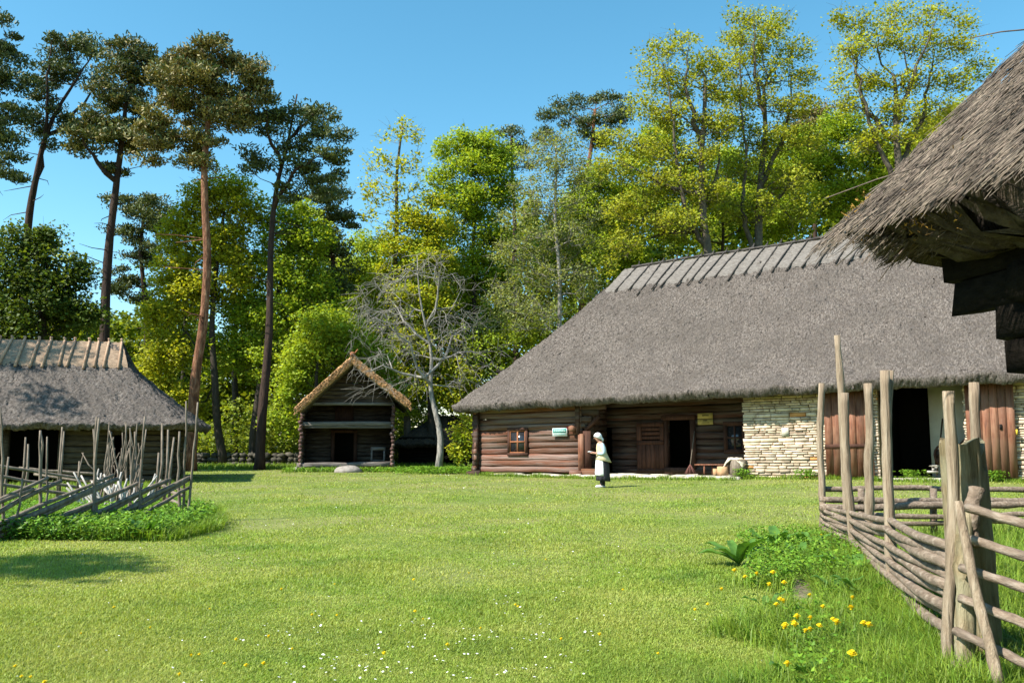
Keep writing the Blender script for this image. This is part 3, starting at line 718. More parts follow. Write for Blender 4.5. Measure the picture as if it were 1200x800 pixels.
# hut behind
hp = at(515, 545, 50.0)
UF = frame((hp[0] - 2.2, 49.0, 0), (1, .1))
hut = thing('thatched_hut', 'shaded low thatched hut standing behind the dead tree', 'hut', (hp[0], 49.5, 0))
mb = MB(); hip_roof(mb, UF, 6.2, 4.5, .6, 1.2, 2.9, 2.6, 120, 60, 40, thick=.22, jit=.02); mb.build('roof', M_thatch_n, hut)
mb = MB(); logwall(mb, UF, 0, 6.2, 0, 0, 1.6, .22, [(2, 3, 0, 1.5)]); logwall(mb, UF, 0, 4.5, 0, 0, 1.6, .22, along='v'); logwall(mb, UF, 0, 4.5, 6.2, 0, 1.6, .22, along='v'); mb.build('log_wall', M_logblack, hut)
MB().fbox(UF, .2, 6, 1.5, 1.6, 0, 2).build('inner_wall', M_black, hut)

# low dry-stone wall at the wood's edge
mb = MB(); x = -26.0
while x < -9.2:
    for r_ in range(3):
        mb.ball((x + RNG.uniform(-.1, .1), 47 + RNG.uniform(-.15, .15) + r_ * .05, .12 + r_ * .24), (RNG.uniform(.2, .38), .3, .15), 7, 4, .2)
    x += .42
tag(recentre(mb.build('stone_fence', M_graydark)), 'low dark fieldstone wall along the edge of the wood', 'stone wall')

# ---------------------------------------------------------------- trees
def rand_unit(n):
    v = RNG.normal(0, 1, (n, 3)); return v / np.linalg.norm(v, axis=1, keepdims=True)
def leaves(mb, C, size, up=.5, aspect=.75, sizevar=.3):
    n = len(C); N = rand_unit(n); N[:, 2] = np.abs(N[:, 2]) + up; N /= np.linalg.norm(N, axis=1, keepdims=True)
    A = np.cross(N, rand_unit(n)); A /= np.linalg.norm(A, axis=1, keepdims=True) + 1e-9; B = np.cross(N, A)
    s = size * (1 + RNG.normal(0, sizevar, n)).clip(.4, 2)[:, None] / 2
    bend = N * s * .25
    V = np.stack([C - A * s + bend, C - B * s * aspect - bend, C + A * s + bend, C + B * s * aspect - bend], 1).reshape(-1, 3)
    mb.add(V, np.arange(4 * n).reshape(-1, 4))
def needles(mb, C, ln, wd, up=.6):
    n = len(C); A = rand_unit(n); A[:, 2] = np.abs(A[:, 2]) * .8 + .15; A /= np.linalg.norm(A, axis=1, keepdims=True)
    B = np.cross(A, rand_unit(n)); B /= np.linalg.norm(B, axis=1, keepdims=True) + 1e-9
    l = ln * RNG.uniform(.6, 1.2, n)[:, None]
    V = np.stack([C - B * wd / 2, C + B * wd / 2, C + A * l + B * wd * .4, C + A * l - B * wd * .4], 1).reshape(-1, 3)
    mb.add(V, np.arange(4 * n).reshape(-1, 4))
def frusta(mb, A, B, ra, rb, k=5):
    A, B = np.asarray(A), np.asarray(B); D = B - A; L = np.linalg.norm(D, axis=1, keepdims=True) + 1e-9; D = D / L
    ref = np.where(np.abs(D[:, 2:3]) < .9, np.array([[0, 0, 1.]]), np.array([[1., 0, 0]])); N = np.cross(D, ref); N /= np.linalg.norm(N, axis=1, keepdims=True); M = np.cross(D, N)
    a = np.arange(k) * 2 * pi / k; c, s = np.cos(a)[None, :, None], np.sin(a)[None, :, None]
    d = c * N[:, None] + s * M[:, None]
    V = np.stack([A[:, None] + d * ra[:, None, None], B[:, None] + D[:, None] * (rb[:, None, None] * .4) + d * rb[:, None, None]], 1)   # m,2,k,3
    m = len(A); base = (np.arange(m) * 2 * k)[:, None]; j = np.arange(k)[None]; j2 = (j + 1) % k
    mb.add(V.reshape(-1, 3), np.stack([base + j, base + j2, base + k + j2, base + k + j], -1).reshape(-1, 4))
def skeleton(trunk, att, seg=.7, kpath=.25, kdown=.6, wob=.09, droop=.0, low=0.35, forks=(), rf=None):
    """grow limbs from trunk nodes to every attractor; returns nodes, parents"""
    P = [np.array(p, float) for p in trunk]; par = [-1] + list(range(len(P) - 1)); pl = [0.0] * len(P)
    tr = np.array(trunk); ztop = tr[-1][2]; zmin = tr[0][2] + (ztop - tr[0][2]) * low
    cap = len(trunk) + len(att) * 14; NP = np.zeros((cap, 3)); NL = np.zeros(cap); OK = np.zeros(cap, bool); n = len(P)
    NP[:n] = tr; OK[:n] = tr[:, 2] > zmin; fr = {}
    for fk in forks:
        j = int(np.argmin(np.linalg.norm(NP[:n] - fk[0], axis=1))); prev = j; m = max(4, int(np.linalg.norm(fk[-1] - fk[0]) / .5)); u = np.linspace(0, 1, len(fk)); uu = np.linspace(0, 1, m + 1)[1:]
        for q, x in enumerate(uu):
            NP[n] = [np.interp(x, u, fk[:, c]) for c in range(3)] + RNG.normal(0, .05, 3); OK[n] = True; NL[n] = NL[prev] + .3; par.append(prev); fr[n] = rf * (1 - x) + .012 * x; prev = n; n += 1
    dist = np.min(np.linalg.norm(att[:, None] - tr[None], axis=2), axis=1)
    for i in np.argsort(dist):
        a = att[i]; d = np.linalg.norm(NP[:n] - a, axis=1)
        cost = d + kpath * NL[:n] + kdown * np.maximum(0, NP[:n, 2] - a[2] + .25 * d) + np.where(OK[:n], 0, 99)
        j = int(np.argmin(cost)); L = d[j]; m = min(10, max(1, int(L / seg))); p0 = NP[j].copy(); prev = j
        for q in range(1, m + 1):
            if n >= cap: break
            t = q / m; p = p0 * (1 - t) + a * t; p = p + np.array([0, 0, (1 - (2 * t - 1) ** 2) * L * (.10 - droop)])
            if q < m: p = p + RNG.normal(0, wob * min(1, L / 2), 3)
            NP[n] = p; OK[n] = True; NL[n] = NL[prev] + L / m; par.append(prev); prev = n; n += 1
    return NP[:n], np.array(par), fr
def radii(P, par, nt, r0, r1, tip, ex=.42, fr={}):
    n = len(P); c = np.zeros(n); kids = np.zeros(n, int)
    for i in range(n - 1, 0, -1):
        if kids[i] == 0: c[i] += 1
        c[par[i]] += c[i]; kids[par[i]] += 1
    r = tip * np.maximum(c, 1) ** ex
    t = np.linspace(0, 1, nt); rt = r0 * (1 - t) + r1 * t; rt[0] *= 1.25
    for i in range(nt, n):
        lim = rt[par[i]] if par[i] < nt else r[par[i]]
        r[i] = min(r[i], lim * .8) if i not in fr else fr[i]
    r[:nt] = rt
    return r, kids
def path3(pts, D, ybend=0.3):
    """trunk: list of picture points at depth D -> dense 3-D polyline"""
    Q = np.array([at(px, py, D) for px, py in pts])
    t = np.linspace(0, 1, len(Q)); m = max(8, int(np.linalg.norm(Q[-1] - Q[0]) / .6)); u = np.linspace(0, 1, m)
    R = np.stack([np.interp(u, t, Q[:, i]) for i in range(3)], 1)
    for _ in range(2): R[1:-1] = (R[:-2] + R[1:-1] * 2 + R[2:]) / 4
    R[:, 1] += ybend * np.sin(u * 4 + D); R[:, 0] += .06 * np.sin(u * 13 + D)
    return R
def blobs(bl, D, dens, yscale=1.0, shell=.4):
    A = []
    for (px, py, rx, ry) in bl:
        c = at(px, py, D); k = D / 1000; a, b = rx * k, ry * k
        n = max(4, int(5.0 * dens * a * b * (.6 + .5 * min(a, 3.0))))
        u = rand_unit(n) * (RNG.uniform(0, 1, n) ** shell)[:, None]
        A.append(c + u * np.array([a, min(a, 3.5) * yscale, b]))
    return np.concatenate(A)
def tree(name, label, cat, base_px, trunk, bl, D, bark, leaf, dens=1.2, per=60, sig=.45, lsize=.17, r0=.22, r1=.06, tip=.012, flat=.7, kind='leaf',
         group='trees of the wood behind the farmyard', kpath=.25, kdown=.6, seg=.7, low=.3, droop=0., wob=.09, bare=0, ex=.42, second=None, along=1, forks=(), tw=None):
    tp = [np.array(q, float) for q in trunk]
    T = path3(trunk, D); b = T[0].copy(); b[2] = float(gz(b[0], b[1])) - .1
    T = np.vstack([b, T]) if T[0][2] > b[2] + .6 else np.vstack([b, T[1:]])
    # dense lower trunk
    if np.linalg.norm(T[1] - T[0]) > 1.2:
        m = int(np.linalg.norm(T[1] - T[0]) / .7); T = np.vstack([T[0] + (T[1] - T[0]) * (np.arange(m) / m)[:, None], T[1:]])
    t = thing(name, label, cat, (b[0], b[1], b[2] + .1), group)
    att = blobs(bl, D, dens); fk = []
    for k_, f in enumerate(forks):
        q = np.array([at(px, py, D) for px, py in f]); q[:, 1] += np.linspace(0, 1, len(q)) * (1.4 if k_ % 2 else -1.4); fk.append(q)
    P, par, fr = skeleton(T, att, seg, kpath, kdown, wob, droop, low, fk, r0 * .5); nt_ = len(T)
    r, kids = radii(P, par, nt_, r0, r1, tip, ex, fr)
    mb = MB(); mb.tube(T, r[:nt_], 10, jit=.04)
    big = [i for i in range(nt_, len(P))]
    frusta(mb, P[par[big]], P[big], np.minimum(r[par[big]], r[big] * 1.3), r[big], 5)
    if tw is None: tw = 0 if kind == 'needle' else 1.5
    if tw:
        ends_ = np.array([i for i in range(nt_, len(P)) if r[i] < tip * 3]); m = int(len(ends_) * tw); j = RNG.choice(ends_, m)
        dd = rand_unit(m) * np.array([1, 1, .7]) + (P[j] - P[par[j]]) * 1.5 + np.array([0, 0, .15 if per else -.25]); dd /= np.linalg.norm(dd, axis=1, keepdims=True)
        l1 = RNG.uniform(.25, .6, m)[:, None]; mid = P[j] + dd * l1; d2_ = dd + rand_unit(m) * .5 + np.array([0, 0, -.1 if per else -.45]); end = mid + d2_ * l1 * .8
        frusta(mb, P[j], mid, np.full(m, .008), np.full(m, .007), 3); frusta(mb, mid, end, np.full(m, .007), np.full(m, .004), 3)
    if kind == 'needle':
        j = RNG.choice(np.arange(max(2, int(nt_ * .4)), int(nt_ * .92)), 12); m = len(j)
        dd = rand_unit(m) * np.array([1, 1, .25]) + np.array([0, 0, .05]); dd /= np.linalg.norm(dd, axis=1, keepdims=True); l1 = RNG.uniform(.4, 1.5, m)[:, None]
        mid = T[j] + dd * l1; end = mid + (dd + rand_unit(m) * .4 - [0, 0, .2]) * l1 * .6; frusta(mb, T[j], mid, np.full(m, .032), np.full(m, .02), 5); frusta(mb, mid, end, np.full(m, .02), np.full(m, .008), 4)
    mb.build('trunk', bark, t)
    if per:
        tips = np.array([i for i in range(nt_, len(P)) if kids[i] == 0] + [i for i in range(nt_, len(P)) if kids[i] > 0 and r[i] < tip * 2.2 and along and RNG.random() < .5])
        K = RNG.poisson(per, len(tips)); C = np.repeat(P[tips], K, axis=0)
        sg = np.repeat(RNG.uniform(.6, 1.3, len(tips)) * sig, K)[:, None]
        off = rand_unit(len(C)) * (RNG.uniform(0, 1, len(C)) ** .45)[:, None] * sg * 1.6 * np.array([1, 1, flat])
        C = C + off; mb = MB()
        if kind == 'leaf': leaves(mb, C, lsize)
        else: needles(mb, C, lsize, lsize * .36)
        mb.build('crown', leaf, t)
        if second:
            mb = MB(); pick = C[RNG.random(len(C)) < second[1]] + RNG.normal(0, .15, 3)
            if kind == 'leaf': leaves(mb, pick, lsize)
            else: needles(mb, pick, lsize, lsize * .36)
            mb.build('crown', second[0], t)
    return t
PG = 'tall pines at the edge of the wood'
pk_ = dict(kind='needle', per=150, sig=.46, flat=.42, lsize=.19, dens=2.6, kdown=.1, low=.45, tip=.018, seg=.9, group=PG, wob=.14)
tree('pine_tree', 'tallest orange trunked pine with dense brownish crown, left of the storehouse', 'pine tree', 0, [(221, 530), (229, 450), (238, 390), (245, 300), (243, 210), (246, 130), (246, 75)],
     [(246, 62, 32, 20), (215, 82, 30, 18), (280, 82, 26, 18), (235, 105, 55, 22), (285, 110, 28, 20), (205, 130, 38, 20), (262, 138, 38, 18), (190, 160, 32, 18), (228, 170, 32, 14), (180, 185, 22, 8), (222, 195, 22, 10), (300, 95, 14, 12)], 40, M_pine, L_pineb, r0=.26, r1=.11, second=(L_pine, .3), **pk_)
tree('pine_tree', 'leaning pine with a bare forked tip and drooping right side, next to the storehouse', 'pine tree', 0, [(308, 535), (312, 450), (316, 380), (319, 280), (323, 210), (336, 160), (348, 108)],
     [(328, 130, 26, 14), (370, 138, 30, 15), (388, 158, 20, 13), (300, 150, 22, 14), (342, 165, 26, 13), (385, 185, 26, 12), (352, 195, 32, 12), (305, 185, 22, 12), (395, 205, 15, 10), (370, 218, 30, 12), (330, 228, 18, 9), (300, 205, 14, 8)], 42, M_pined, L_pine, r0=.26, r1=.035, forks=([(330, 195), (318, 160), (322, 128)], [(336, 165), (352, 140), (362, 122)], [(322, 240), (350, 205), (385, 190)]), **pk_)
tree('pine_tree', 'dark pine with two crown tiers behind the straw ridge of the left house', 'pine tree', 0, [(117, 500), (119, 400), (125, 290), (133, 210), (146, 150), (155, 90)],
     [(160, 68, 38, 15), (185, 80, 22, 18), (150, 95, 38, 16), (135, 115, 30, 16), (165, 130, 24, 14), (120, 150, 34, 18), (155, 165, 36, 18), (105, 170, 26, 12), (125, 195, 22, 8)], 44, M_pined, L_pine, r0=.32, r1=.08, forks=([(133, 215), (115, 185), (105, 165)], [(143, 160), (172, 120), (188, 85)]), second=(L_pineb, .3), **pk_)
tree('pine_tree', 'slender dark pine leaning right with a forked top, second from the left edge', 'pine tree', 0, [(20, 520), (28, 330), (36, 240), (52, 180), (70, 130), (98, 80)],
     [(82, 48, 28, 12), (70, 66, 26, 12), (105, 62, 18, 16), (58, 92, 20, 14), (80, 85, 20, 12), (55, 118, 20, 12), (72, 138, 18, 10), (45, 150, 16, 10), (60, 172, 16, 8), (90, 150, 16, 9), (35, 135, 10, 9)], 46, M_pined, L_pine, r0=.28, r1=.05, forks=([(44, 205), (60, 150), (66, 95), (78, 55)], [(60, 160), (88, 120), (108, 75)]), **pk_)
tree('pine_tree', 'dense dark pine cut by the left edge of the photo', 'pine tree', 0, [(-30, 520), (-22, 300), (-14, 150), (-6, 50)],
     [(0, 35, 22, 20), (8, 62, 24, 18), (-10, 90, 30, 20), (15, 100, 22, 18), (0, 135, 34, 22), (12, 165, 22, 14), (0, 195, 28, 16), (18, 215, 16, 12), (-25, 60, 30, 40)], 43, M_pined, L_pine, r0=.34, r1=.12, **pk_)
tree('pine_tree', 'small shaded pine crown between the two big pines on the left', 'pine tree', 0, [(176, 520), (172, 400), (168, 300), (170, 240)],
     [(160, 238, 34, 12), (180, 256, 32, 14), (198, 270, 18, 10), (150, 275, 22, 12), (168, 300, 26, 14), (140, 330, 18, 16), (160, 340, 20, 14)], 52, M_pined, L_pine, r0=.2, r1=.08, **pk_)
tree('pine_tree', 'very dark pine standing close behind the leaning pine by the storehouse', 'pine tree', 0, [(392, 520), (391, 400), (388, 300), (384, 220)],
     [(386, 222, 20, 14), (378, 245, 30, 18), (400, 265, 18, 18), (385, 285, 28, 22), (398, 320, 18, 24), (385, 350, 24, 22)], 50, M_pined, L_pine, r0=.24, r1=.08, **pk_)
pb = dict(pk_); pb.update(per=110)
tree('pine_tree', 'distant dark pine rising above the grey green tree, centre of the wood', 'pine tree', 0, [(684, 500), (682, 380), (682, 310), (688, 220), (696, 130)],
     [(660, 122, 14, 9), (690, 118, 18, 10), (720, 118, 20, 9), (735, 135, 12, 9), (650, 142, 20, 12), (680, 145, 28, 12), (715, 142, 22, 11), (640, 160, 20, 10), (700, 165, 24, 10)], 58, M_pine, L_pine, r0=.26, r1=.12, **pb)
tree('pine_tree', 'far pine showing a small dark top beside the dense maple', 'pine tree', 0, [(604, 480), (603, 300), (600, 160)], [(596, 156, 16, 8), (606, 170, 18, 10), (590, 185, 14, 10), (612, 195, 14, 12)], 62, M_pined, L_pine, r0=.24, r1=.1, **pb)
tree('pine_tree', 'distant pine half hidden between the golden oaks', 'pine tree', 0, [(955, 480), (955, 300), (957, 130)], [(957, 128, 22, 10), (945, 145, 25, 12), (970, 150, 22, 12), (950, 170, 26, 12), (965, 185, 26, 12)], 60, M_pined, L_pineb, r0=.24, r1=.1, **pb)

lk = dict(dens=4.0, per=125, sig=.50, lsize=.155, r0=.22, r1=.06)
def mk(**k): d = dict(lk); d.update(k); return d
tree('maple_tree', 'dark leaved tree in shade filling the left edge above the house', 'broadleaf tree', 0, [(50, 520), (48, 400), (45, 300)],
     [(40, 285, 30, 24), (20, 318, 38, 36), (72, 325, 32, 34), (45, 370, 50, 38), (-10, 380, 40, 50), (95, 370, 20, 28)], 38, M_bark, L_dark, **mk())
tree('maple_tree', 'bright yellow green tree rising between the two tall pines', 'broadleaf tree', 0, [(262, 540), (255, 480), (250, 400), (256, 300), (262, 230)],
     [(265, 222, 30, 20), (238, 240, 28, 22), (285, 250, 25, 26), (215, 275, 26, 22), (255, 285, 36, 28), (205, 315, 30, 26), (280, 320, 26, 30), (235, 345, 36, 30), (192, 362, 28, 24), (200, 410, 34, 30), (180, 440, 24, 28), (215, 470, 26, 24)], 47, M_bark, L_yel, **mk(r0=.25))
tree('maple_tree', 'fresh green maple behind the leaning pine trunk', 'broadleaf tree', 0, [(298, 545), (302, 470), (312, 400), (330, 320), (340, 260)],
     [(345, 258, 26, 20), (330, 280, 28, 22), (365, 285, 28, 24), (305, 320, 26, 24), (350, 325, 38, 28), (290, 365, 28, 24), (330, 370, 38, 28), (375, 360, 26, 28), (270, 410, 30, 28), (310, 420, 34, 26), (345, 425, 24, 22)], 48, M_bark, L_maple, **mk(r0=.24))
tree('young_maple', 'low green maple just behind the storehouse roof', 'broadleaf tree', 0, [(372, 545), (372, 470), (375, 400)], [(380, 385, 34, 26), (405, 400, 28, 26), (430, 425, 28, 28), (365, 415, 30, 26), (345, 450, 22, 26), (450, 460, 22, 26), (330, 490, 18, 22)], 46, M_bark, L_maple, **mk(r0=.16))
tree('aspen_tree', 'tall thin airy tree with sparse leaves against the sky, right of the pines', 'broadleaf tree', 0, [(478, 520), (472, 400), (462, 300), (464, 220), (472, 150)],
     [(475, 140, 9, 14), (465, 160, 22, 12), (488, 165, 10, 14), (440, 190, 22, 12), (475, 195, 26, 14), (428, 212, 14, 8), (450, 225, 28, 16), (485, 228, 14, 16), (435, 258, 18, 12), (465, 262, 25, 16)], 50, M_barkoak, L_yel, **mk(dens=3.5, per=22, sig=.35, lsize=.17, tip=.012))
tree('maple_tree', 'rounded dense fresh green maple with the fullest crown, left of centre', 'broadleaf tree', 0, [(556, 520), (556, 400), (555, 300), (556, 220)],
     [(558, 168, 32, 14), (530, 182, 22, 16), (585, 185, 26, 18), (555, 200, 40, 18), (520, 215, 18, 20), (590, 225, 22, 20), (552, 240, 44, 22), (530, 275, 26, 22), (575, 280, 30, 24), (550, 320, 44, 28), (590, 330, 24, 24), (530, 365, 30, 26), (575, 380, 30, 28)], 53, M_bark, L_maple, **mk(dens=3.6))
tree('maple_tree', 'yellow green tree behind the bare dead apple tree', 'broadleaf tree', 0, [(505, 520), (502, 400), (500, 320), (502, 250)],
     [(478, 470, 18, 16), (530, 468, 20, 16), (500, 452, 22, 18), (515, 430, 22, 16), (470, 440, 22, 16), (505, 235, 16, 12), (485, 258, 24, 18), (515, 265, 22, 18), (465, 290, 25, 20), (500, 305, 34, 24), (450, 330, 24, 24), (485, 355, 36, 28), (520, 350, 22, 24), (445, 385, 28, 26), (490, 410, 36, 28), (525, 405, 20, 26), (545, 440, 24, 24), (560, 470, 18, 20)], 50, M_bark, L_yel, **mk(second=(L_maple, .7), per=60))
tree('ash_tree', 'grey green fine twigged tree with pale trunk behind the barn gable', 'broadleaf tree', 0, [(655, 500), (654, 400), (655, 310), (650, 230), (652, 170)],
     [(650, 165, 26, 12), (632, 180, 22, 14), (672, 182, 22, 15), (650, 200, 36, 18), (618, 220, 20, 16), (685, 215, 22, 18), (645, 240, 42, 20), (600, 255, 20, 14), (695, 255, 22, 18), (655, 280, 48, 22), (605, 300, 28, 20), (640, 325, 42, 22), (590, 345, 24, 18), (680, 330, 26, 24), (620, 370, 40, 24), (575, 375, 14, 14)], 47, M_barkpale, L_grey, **mk(dens=6, per=34, sig=.42, lsize=.12, tip=.011, r0=.17, r1=.05))
ok = dict(dens=6.0, per=42, sig=.42, lsize=.14, tip=.013, r0=.34, r1=.09, kpath=.2, ex=.45, wob=.16, low=.25)
tree('oak_tree', 'golden budding oak leaning over the left end of the barn ridge', 'oak tree', 0, [(838, 480), (834, 330), (822, 260), (822, 180), (825, 90)],
     [(772, 62, 22, 14), (800, 50, 20, 14), (825, 75, 26, 16), (768, 92, 26, 16), (795, 100, 28, 18), (840, 105, 22, 18), (755, 125, 22, 14), (790, 140, 36, 18), (835, 150, 30, 20), (720, 165, 24, 14), (760, 172, 30, 16), (805, 185, 40, 20), (722, 200, 26, 18), (770, 220, 40, 20), (830, 225, 34, 20), (735, 245, 28, 18), (790, 262, 46, 18), (735, 285, 26, 16), (712, 310, 10, 14)], 46, M_barkoak, L_oak, forks=([(826, 290), (800, 240), (790, 190), (782, 130), (770, 80)], [(823, 250), (845, 200), (850, 140)], [(820, 230), (770, 220), (730, 200)], [(824, 270), (780, 270), (740, 285)], [(822, 170), (800, 110), (802, 60)]), **ok)
tree('oak_tree', 'tallest golden oak with open crown above the middle of the barn ridge', 'oak tree', 0, [(882, 480), (884, 320), (890, 240), (897, 160), (898, 100)],
     [(875, 22, 26, 12), (905, 30, 26, 14), (860, 45, 22, 14), (890, 55, 30, 16), (930, 60, 20, 16), (862, 78, 26, 14), (905, 88, 30, 16), (940, 95, 18, 16), (875, 115, 34, 18), (925, 125, 32, 18), (860, 150, 26, 16), (900, 165, 40, 18), (945, 165, 22, 18), (870, 200, 34, 18), (920, 215, 36, 18), (880, 245, 40, 18), (940, 245, 24, 16)], 48, M_barkoak, L_oak, forks=([(884, 300), (868, 250), (872, 190), (862, 120), (858, 60)], [(892, 220), (920, 160), (935, 110), (932, 65)], [(897, 140), (880, 90), (876, 30)], [(890, 250), (930, 215), (950, 180)]), **ok)
tree('oak_tree', 'airy pale oak spreading behind the near thatched eave', 'oak tree', 0, [(1052, 480), (1052, 300), (1050, 200), (1048, 140), (1046, 90)],
     [(985, 20, 14, 14), (1010, 30, 22, 16), (1045, 18, 25, 12), (1085, 20, 25, 12), (1118, 25, 22, 14), (1000, 60, 24, 16), (1040, 50, 28, 16), (1080, 55, 28, 16), (1120, 60, 26, 16), (990, 95, 22, 14), (1030, 95, 30, 16), (1075, 95, 30, 16), (1115, 95, 26, 16), (1145, 80, 18, 16), (1000, 125, 26, 14), (1050, 135, 34, 16), (1095, 130, 30, 16), (1025, 165, 30, 16), (1070, 165, 26, 14)], 46, M_barkoak, L_oak, forks=([(1051, 220), (1020, 160), (1000, 110), (985, 60)], [(1050, 200), (1085, 140), (1100, 80), (1112, 40)], [(1049, 150), (1065, 90), (1085, 30)], [(1050, 170), (1015, 120), (1010, 60), (1012, 30)]), **dict(ok, per=24, second=(L_yel, .5)))
tree('maple_tree', 'bright green maple mass between the first and second golden oaks', 'broadleaf tree', 0, [(845, 480), (846, 320), (848, 240)],
     [(775, 165, 26, 20), (750, 190, 24, 20), (850, 190, 30, 18), (800, 215, 34, 24), (850, 235, 44, 26), (760, 240, 30, 24), (800, 265, 40, 24), (890, 265, 34, 20), (705, 200, 14, 14)], 54, M_bark, L_maple, **mk())
tree('maple_tree', 'bright green maple mass behind the barn ridge, right of the tallest oak', 'broadleaf tree', 0, [(985, 480), (985, 320), (985, 240)],
     [(950, 165, 26, 16), (985, 150, 26, 18), (930, 195, 30, 22), (975, 195, 34, 22), (1010, 175, 28, 22), (1040, 190, 26, 22), (950, 235, 34, 22), (990, 235, 34, 24), (1030, 225, 30, 24), (925, 260, 26, 18), (1070, 210, 30, 26)], 53, M_bark, L_maple, **mk())
tree('maple_tree', 'bright spring green tree filling the gap behind the grey green tree', 'broadleaf tree', 0, [(690, 500), (692, 350), (694, 260)],
     [(700, 215, 24, 18), (680, 245, 30, 22), (715, 255, 28, 22), (660, 285, 26, 22), (700, 290, 34, 24), (640, 310, 22, 20), (735, 300, 24, 20), (730, 225, 22, 18)], 56, M_bark, L_maple, **mk())
tree('maple_tree', 'fresh green tree showing between the airy oak and the near eave', 'broadleaf tree', 0, [(1100, 480), (1100, 300), (1098, 190)],
     [(1100, 150, 30, 20), (1130, 160, 30, 22), (1075, 175, 28, 22), (1150, 130, 28, 22), (1110, 195, 34, 24), (1060, 215, 28, 20), (1020, 215, 26, 20), (1175, 170, 28, 24)], 56, M_bark, L_yel, **mk())
tree('maple_tree', 'mid green tree standing left of the yellow green tree behind the storehouse', 'broadleaf tree', 0, [(432, 520), (432, 400), (434, 310)],
     [(432, 290, 20, 18), (418, 320, 24, 22), (450, 330, 22, 22), (425, 360, 28, 24), (405, 340, 18, 20), (445, 375, 26, 22), (420, 400, 26, 22)], 54, M_bark, L_maple, **mk(r0=.18))
tree('linden_tree', 'lower green tree peeping over the barn hip beside the grey green tree', 'broadleaf tree', 0, [(610, 520), (608, 450), (606, 400)], [(600, 400, 26, 22), (575, 420, 26, 24), (630, 395, 24, 22), (555, 400, 20, 22), (660, 375, 22, 20), (690, 340, 18, 22), (590, 440, 24, 20), (705, 300, 16, 18)], 50, M_bark, L_maple, **mk(r0=.16, second=(L_dark, .5), per=60))
tree('garden_shrub', 'lush yellow green shrub growing at the left corner of the barn', 'shrub', 0, [(545, 545), (545, 525), (545, 505)], [(545, 495, 14, 12), (536, 512, 12, 12), (552, 515, 12, 14), (543, 532, 16, 14)], 38.5, M_bark, L_yel, dens=5, per=60, sig=.28, lsize=.12, r0=.05, r1=.02, low=0, group='shrubs at the wood edge', second=(L_maple, .5))
# the dead apple tree: all limbs, hardly a leaf
dk = dict(dens=7, per=0, tw=2.2, r0=.155, r1=.014, tip=.013, lsize=.1, kpath=.12, kdown=.1, seg=.45, wob=.16, droop=.22, low=.32, ex=.40, group=None)
tree('dead_apple_tree', 'bare pale grey dead apple tree between the storehouse and the barn', 'dead tree', 0, [(514, 545), (516, 515), (510, 480), (503, 450), (506, 420), (498, 385), (493, 345), (489, 300)],
     [(470, 330, 36, 22), (510, 310, 30, 18), (430, 345, 16, 14), (545, 330, 20, 12), (455, 370, 40, 20), (530, 375, 34, 18), (425, 395, 16, 16), (475, 400, 36, 20), (535, 402, 26, 18), (440, 425, 22, 16), (490, 435, 24, 14), (560, 425, 24, 14), (590, 415, 10, 10), (420, 430, 10, 14), (455, 455, 20, 10), (422, 455, 10, 12), (540, 445, 22, 12), (465, 300, 12, 10)], 37.5, M_barkpale, L_yel, forks=([(505, 452), (488, 432), (482, 405), (465, 385), (440, 375)], [(504, 440), (522, 415), (528, 390), (548, 375)], [(503, 445), (475, 440), (450, 432), (432, 440)], [(506, 425), (540, 412), (575, 408)], [(498, 390), (515, 350), (520, 320)], [(500, 400), (470, 375), (455, 345)]), **dk)

# trees outside the frame whose shade reaches the lawn and the left house roof
def shade_tree(x, y, h, label, bl):
    t = thing('pine_tree', label, 'pine tree', (x, y, 0), PG)
    T = np.array([[x + .2 * sin(z), y, z] for z in np.linspace(-.1, h, 20)])
    A = np.concatenate([np.array([x + a, y + b, c]) + rand_unit(n) * (RNG.uniform(0, 1, n) ** .4)[:, None] * np.array([r, r, r * .5]) for a, b, c, r, n in bl])
    P, par, _ = skeleton(T, A, .9, .2, .1, .14, 0, .3); r, kids = radii(P, par, len(T), .25, .08, .018)
    mb = MB(); mb.tube(T, r[:len(T)], 9, jit=.04); b = np.arange(len(T), len(P)); frusta(mb, P[par[b]], P[b], np.minimum(r[par[b]], r[b] * 1.3), r[b], 5); mb.build('trunk', M_pined, t)
    tips = np.array([i for i in b if kids[i] == 0]); C = np.repeat(P[tips], 130, axis=0); C = C + rand_unit(len(C)) * (RNG.uniform(0, 1, len(C)) ** .45)[:, None] * np.array([1.0, 1.0, .4])
    mb = MB(); needles(mb, C, .3, .11); mb.build('crown', L_pine, t)
shift = lambda z: -SUN_DIR * 0 + SUN_DIR * z / math.tan(SUN_EL)
def caster(x, y, z0, h, spread, n, label):
    """pine standing where its crown (height h) shades the point x,y,z0"""
    c = np.array([x, y]) + SUN_DIR * (h - z0) / math.tan(SUN_EL)
    shade_tree(c[0], c[1], h + 2, label, [(0, 0, h, spread, n), (spread * .5, 1, h + 1, spread * .6, n // 2), (-spread * .6, -.5, h - 1.5, spread * .7, n // 2)])
caster(-7.1, 8.6, 0, 11, 1.3, 16, 'pine beyond the left edge whose crown shades the near lawn')
caster(-18.5, 29.5, 4.0, 15, 2.3, 13, 'pine beyond the left edge whose crown dapples the left house roof')

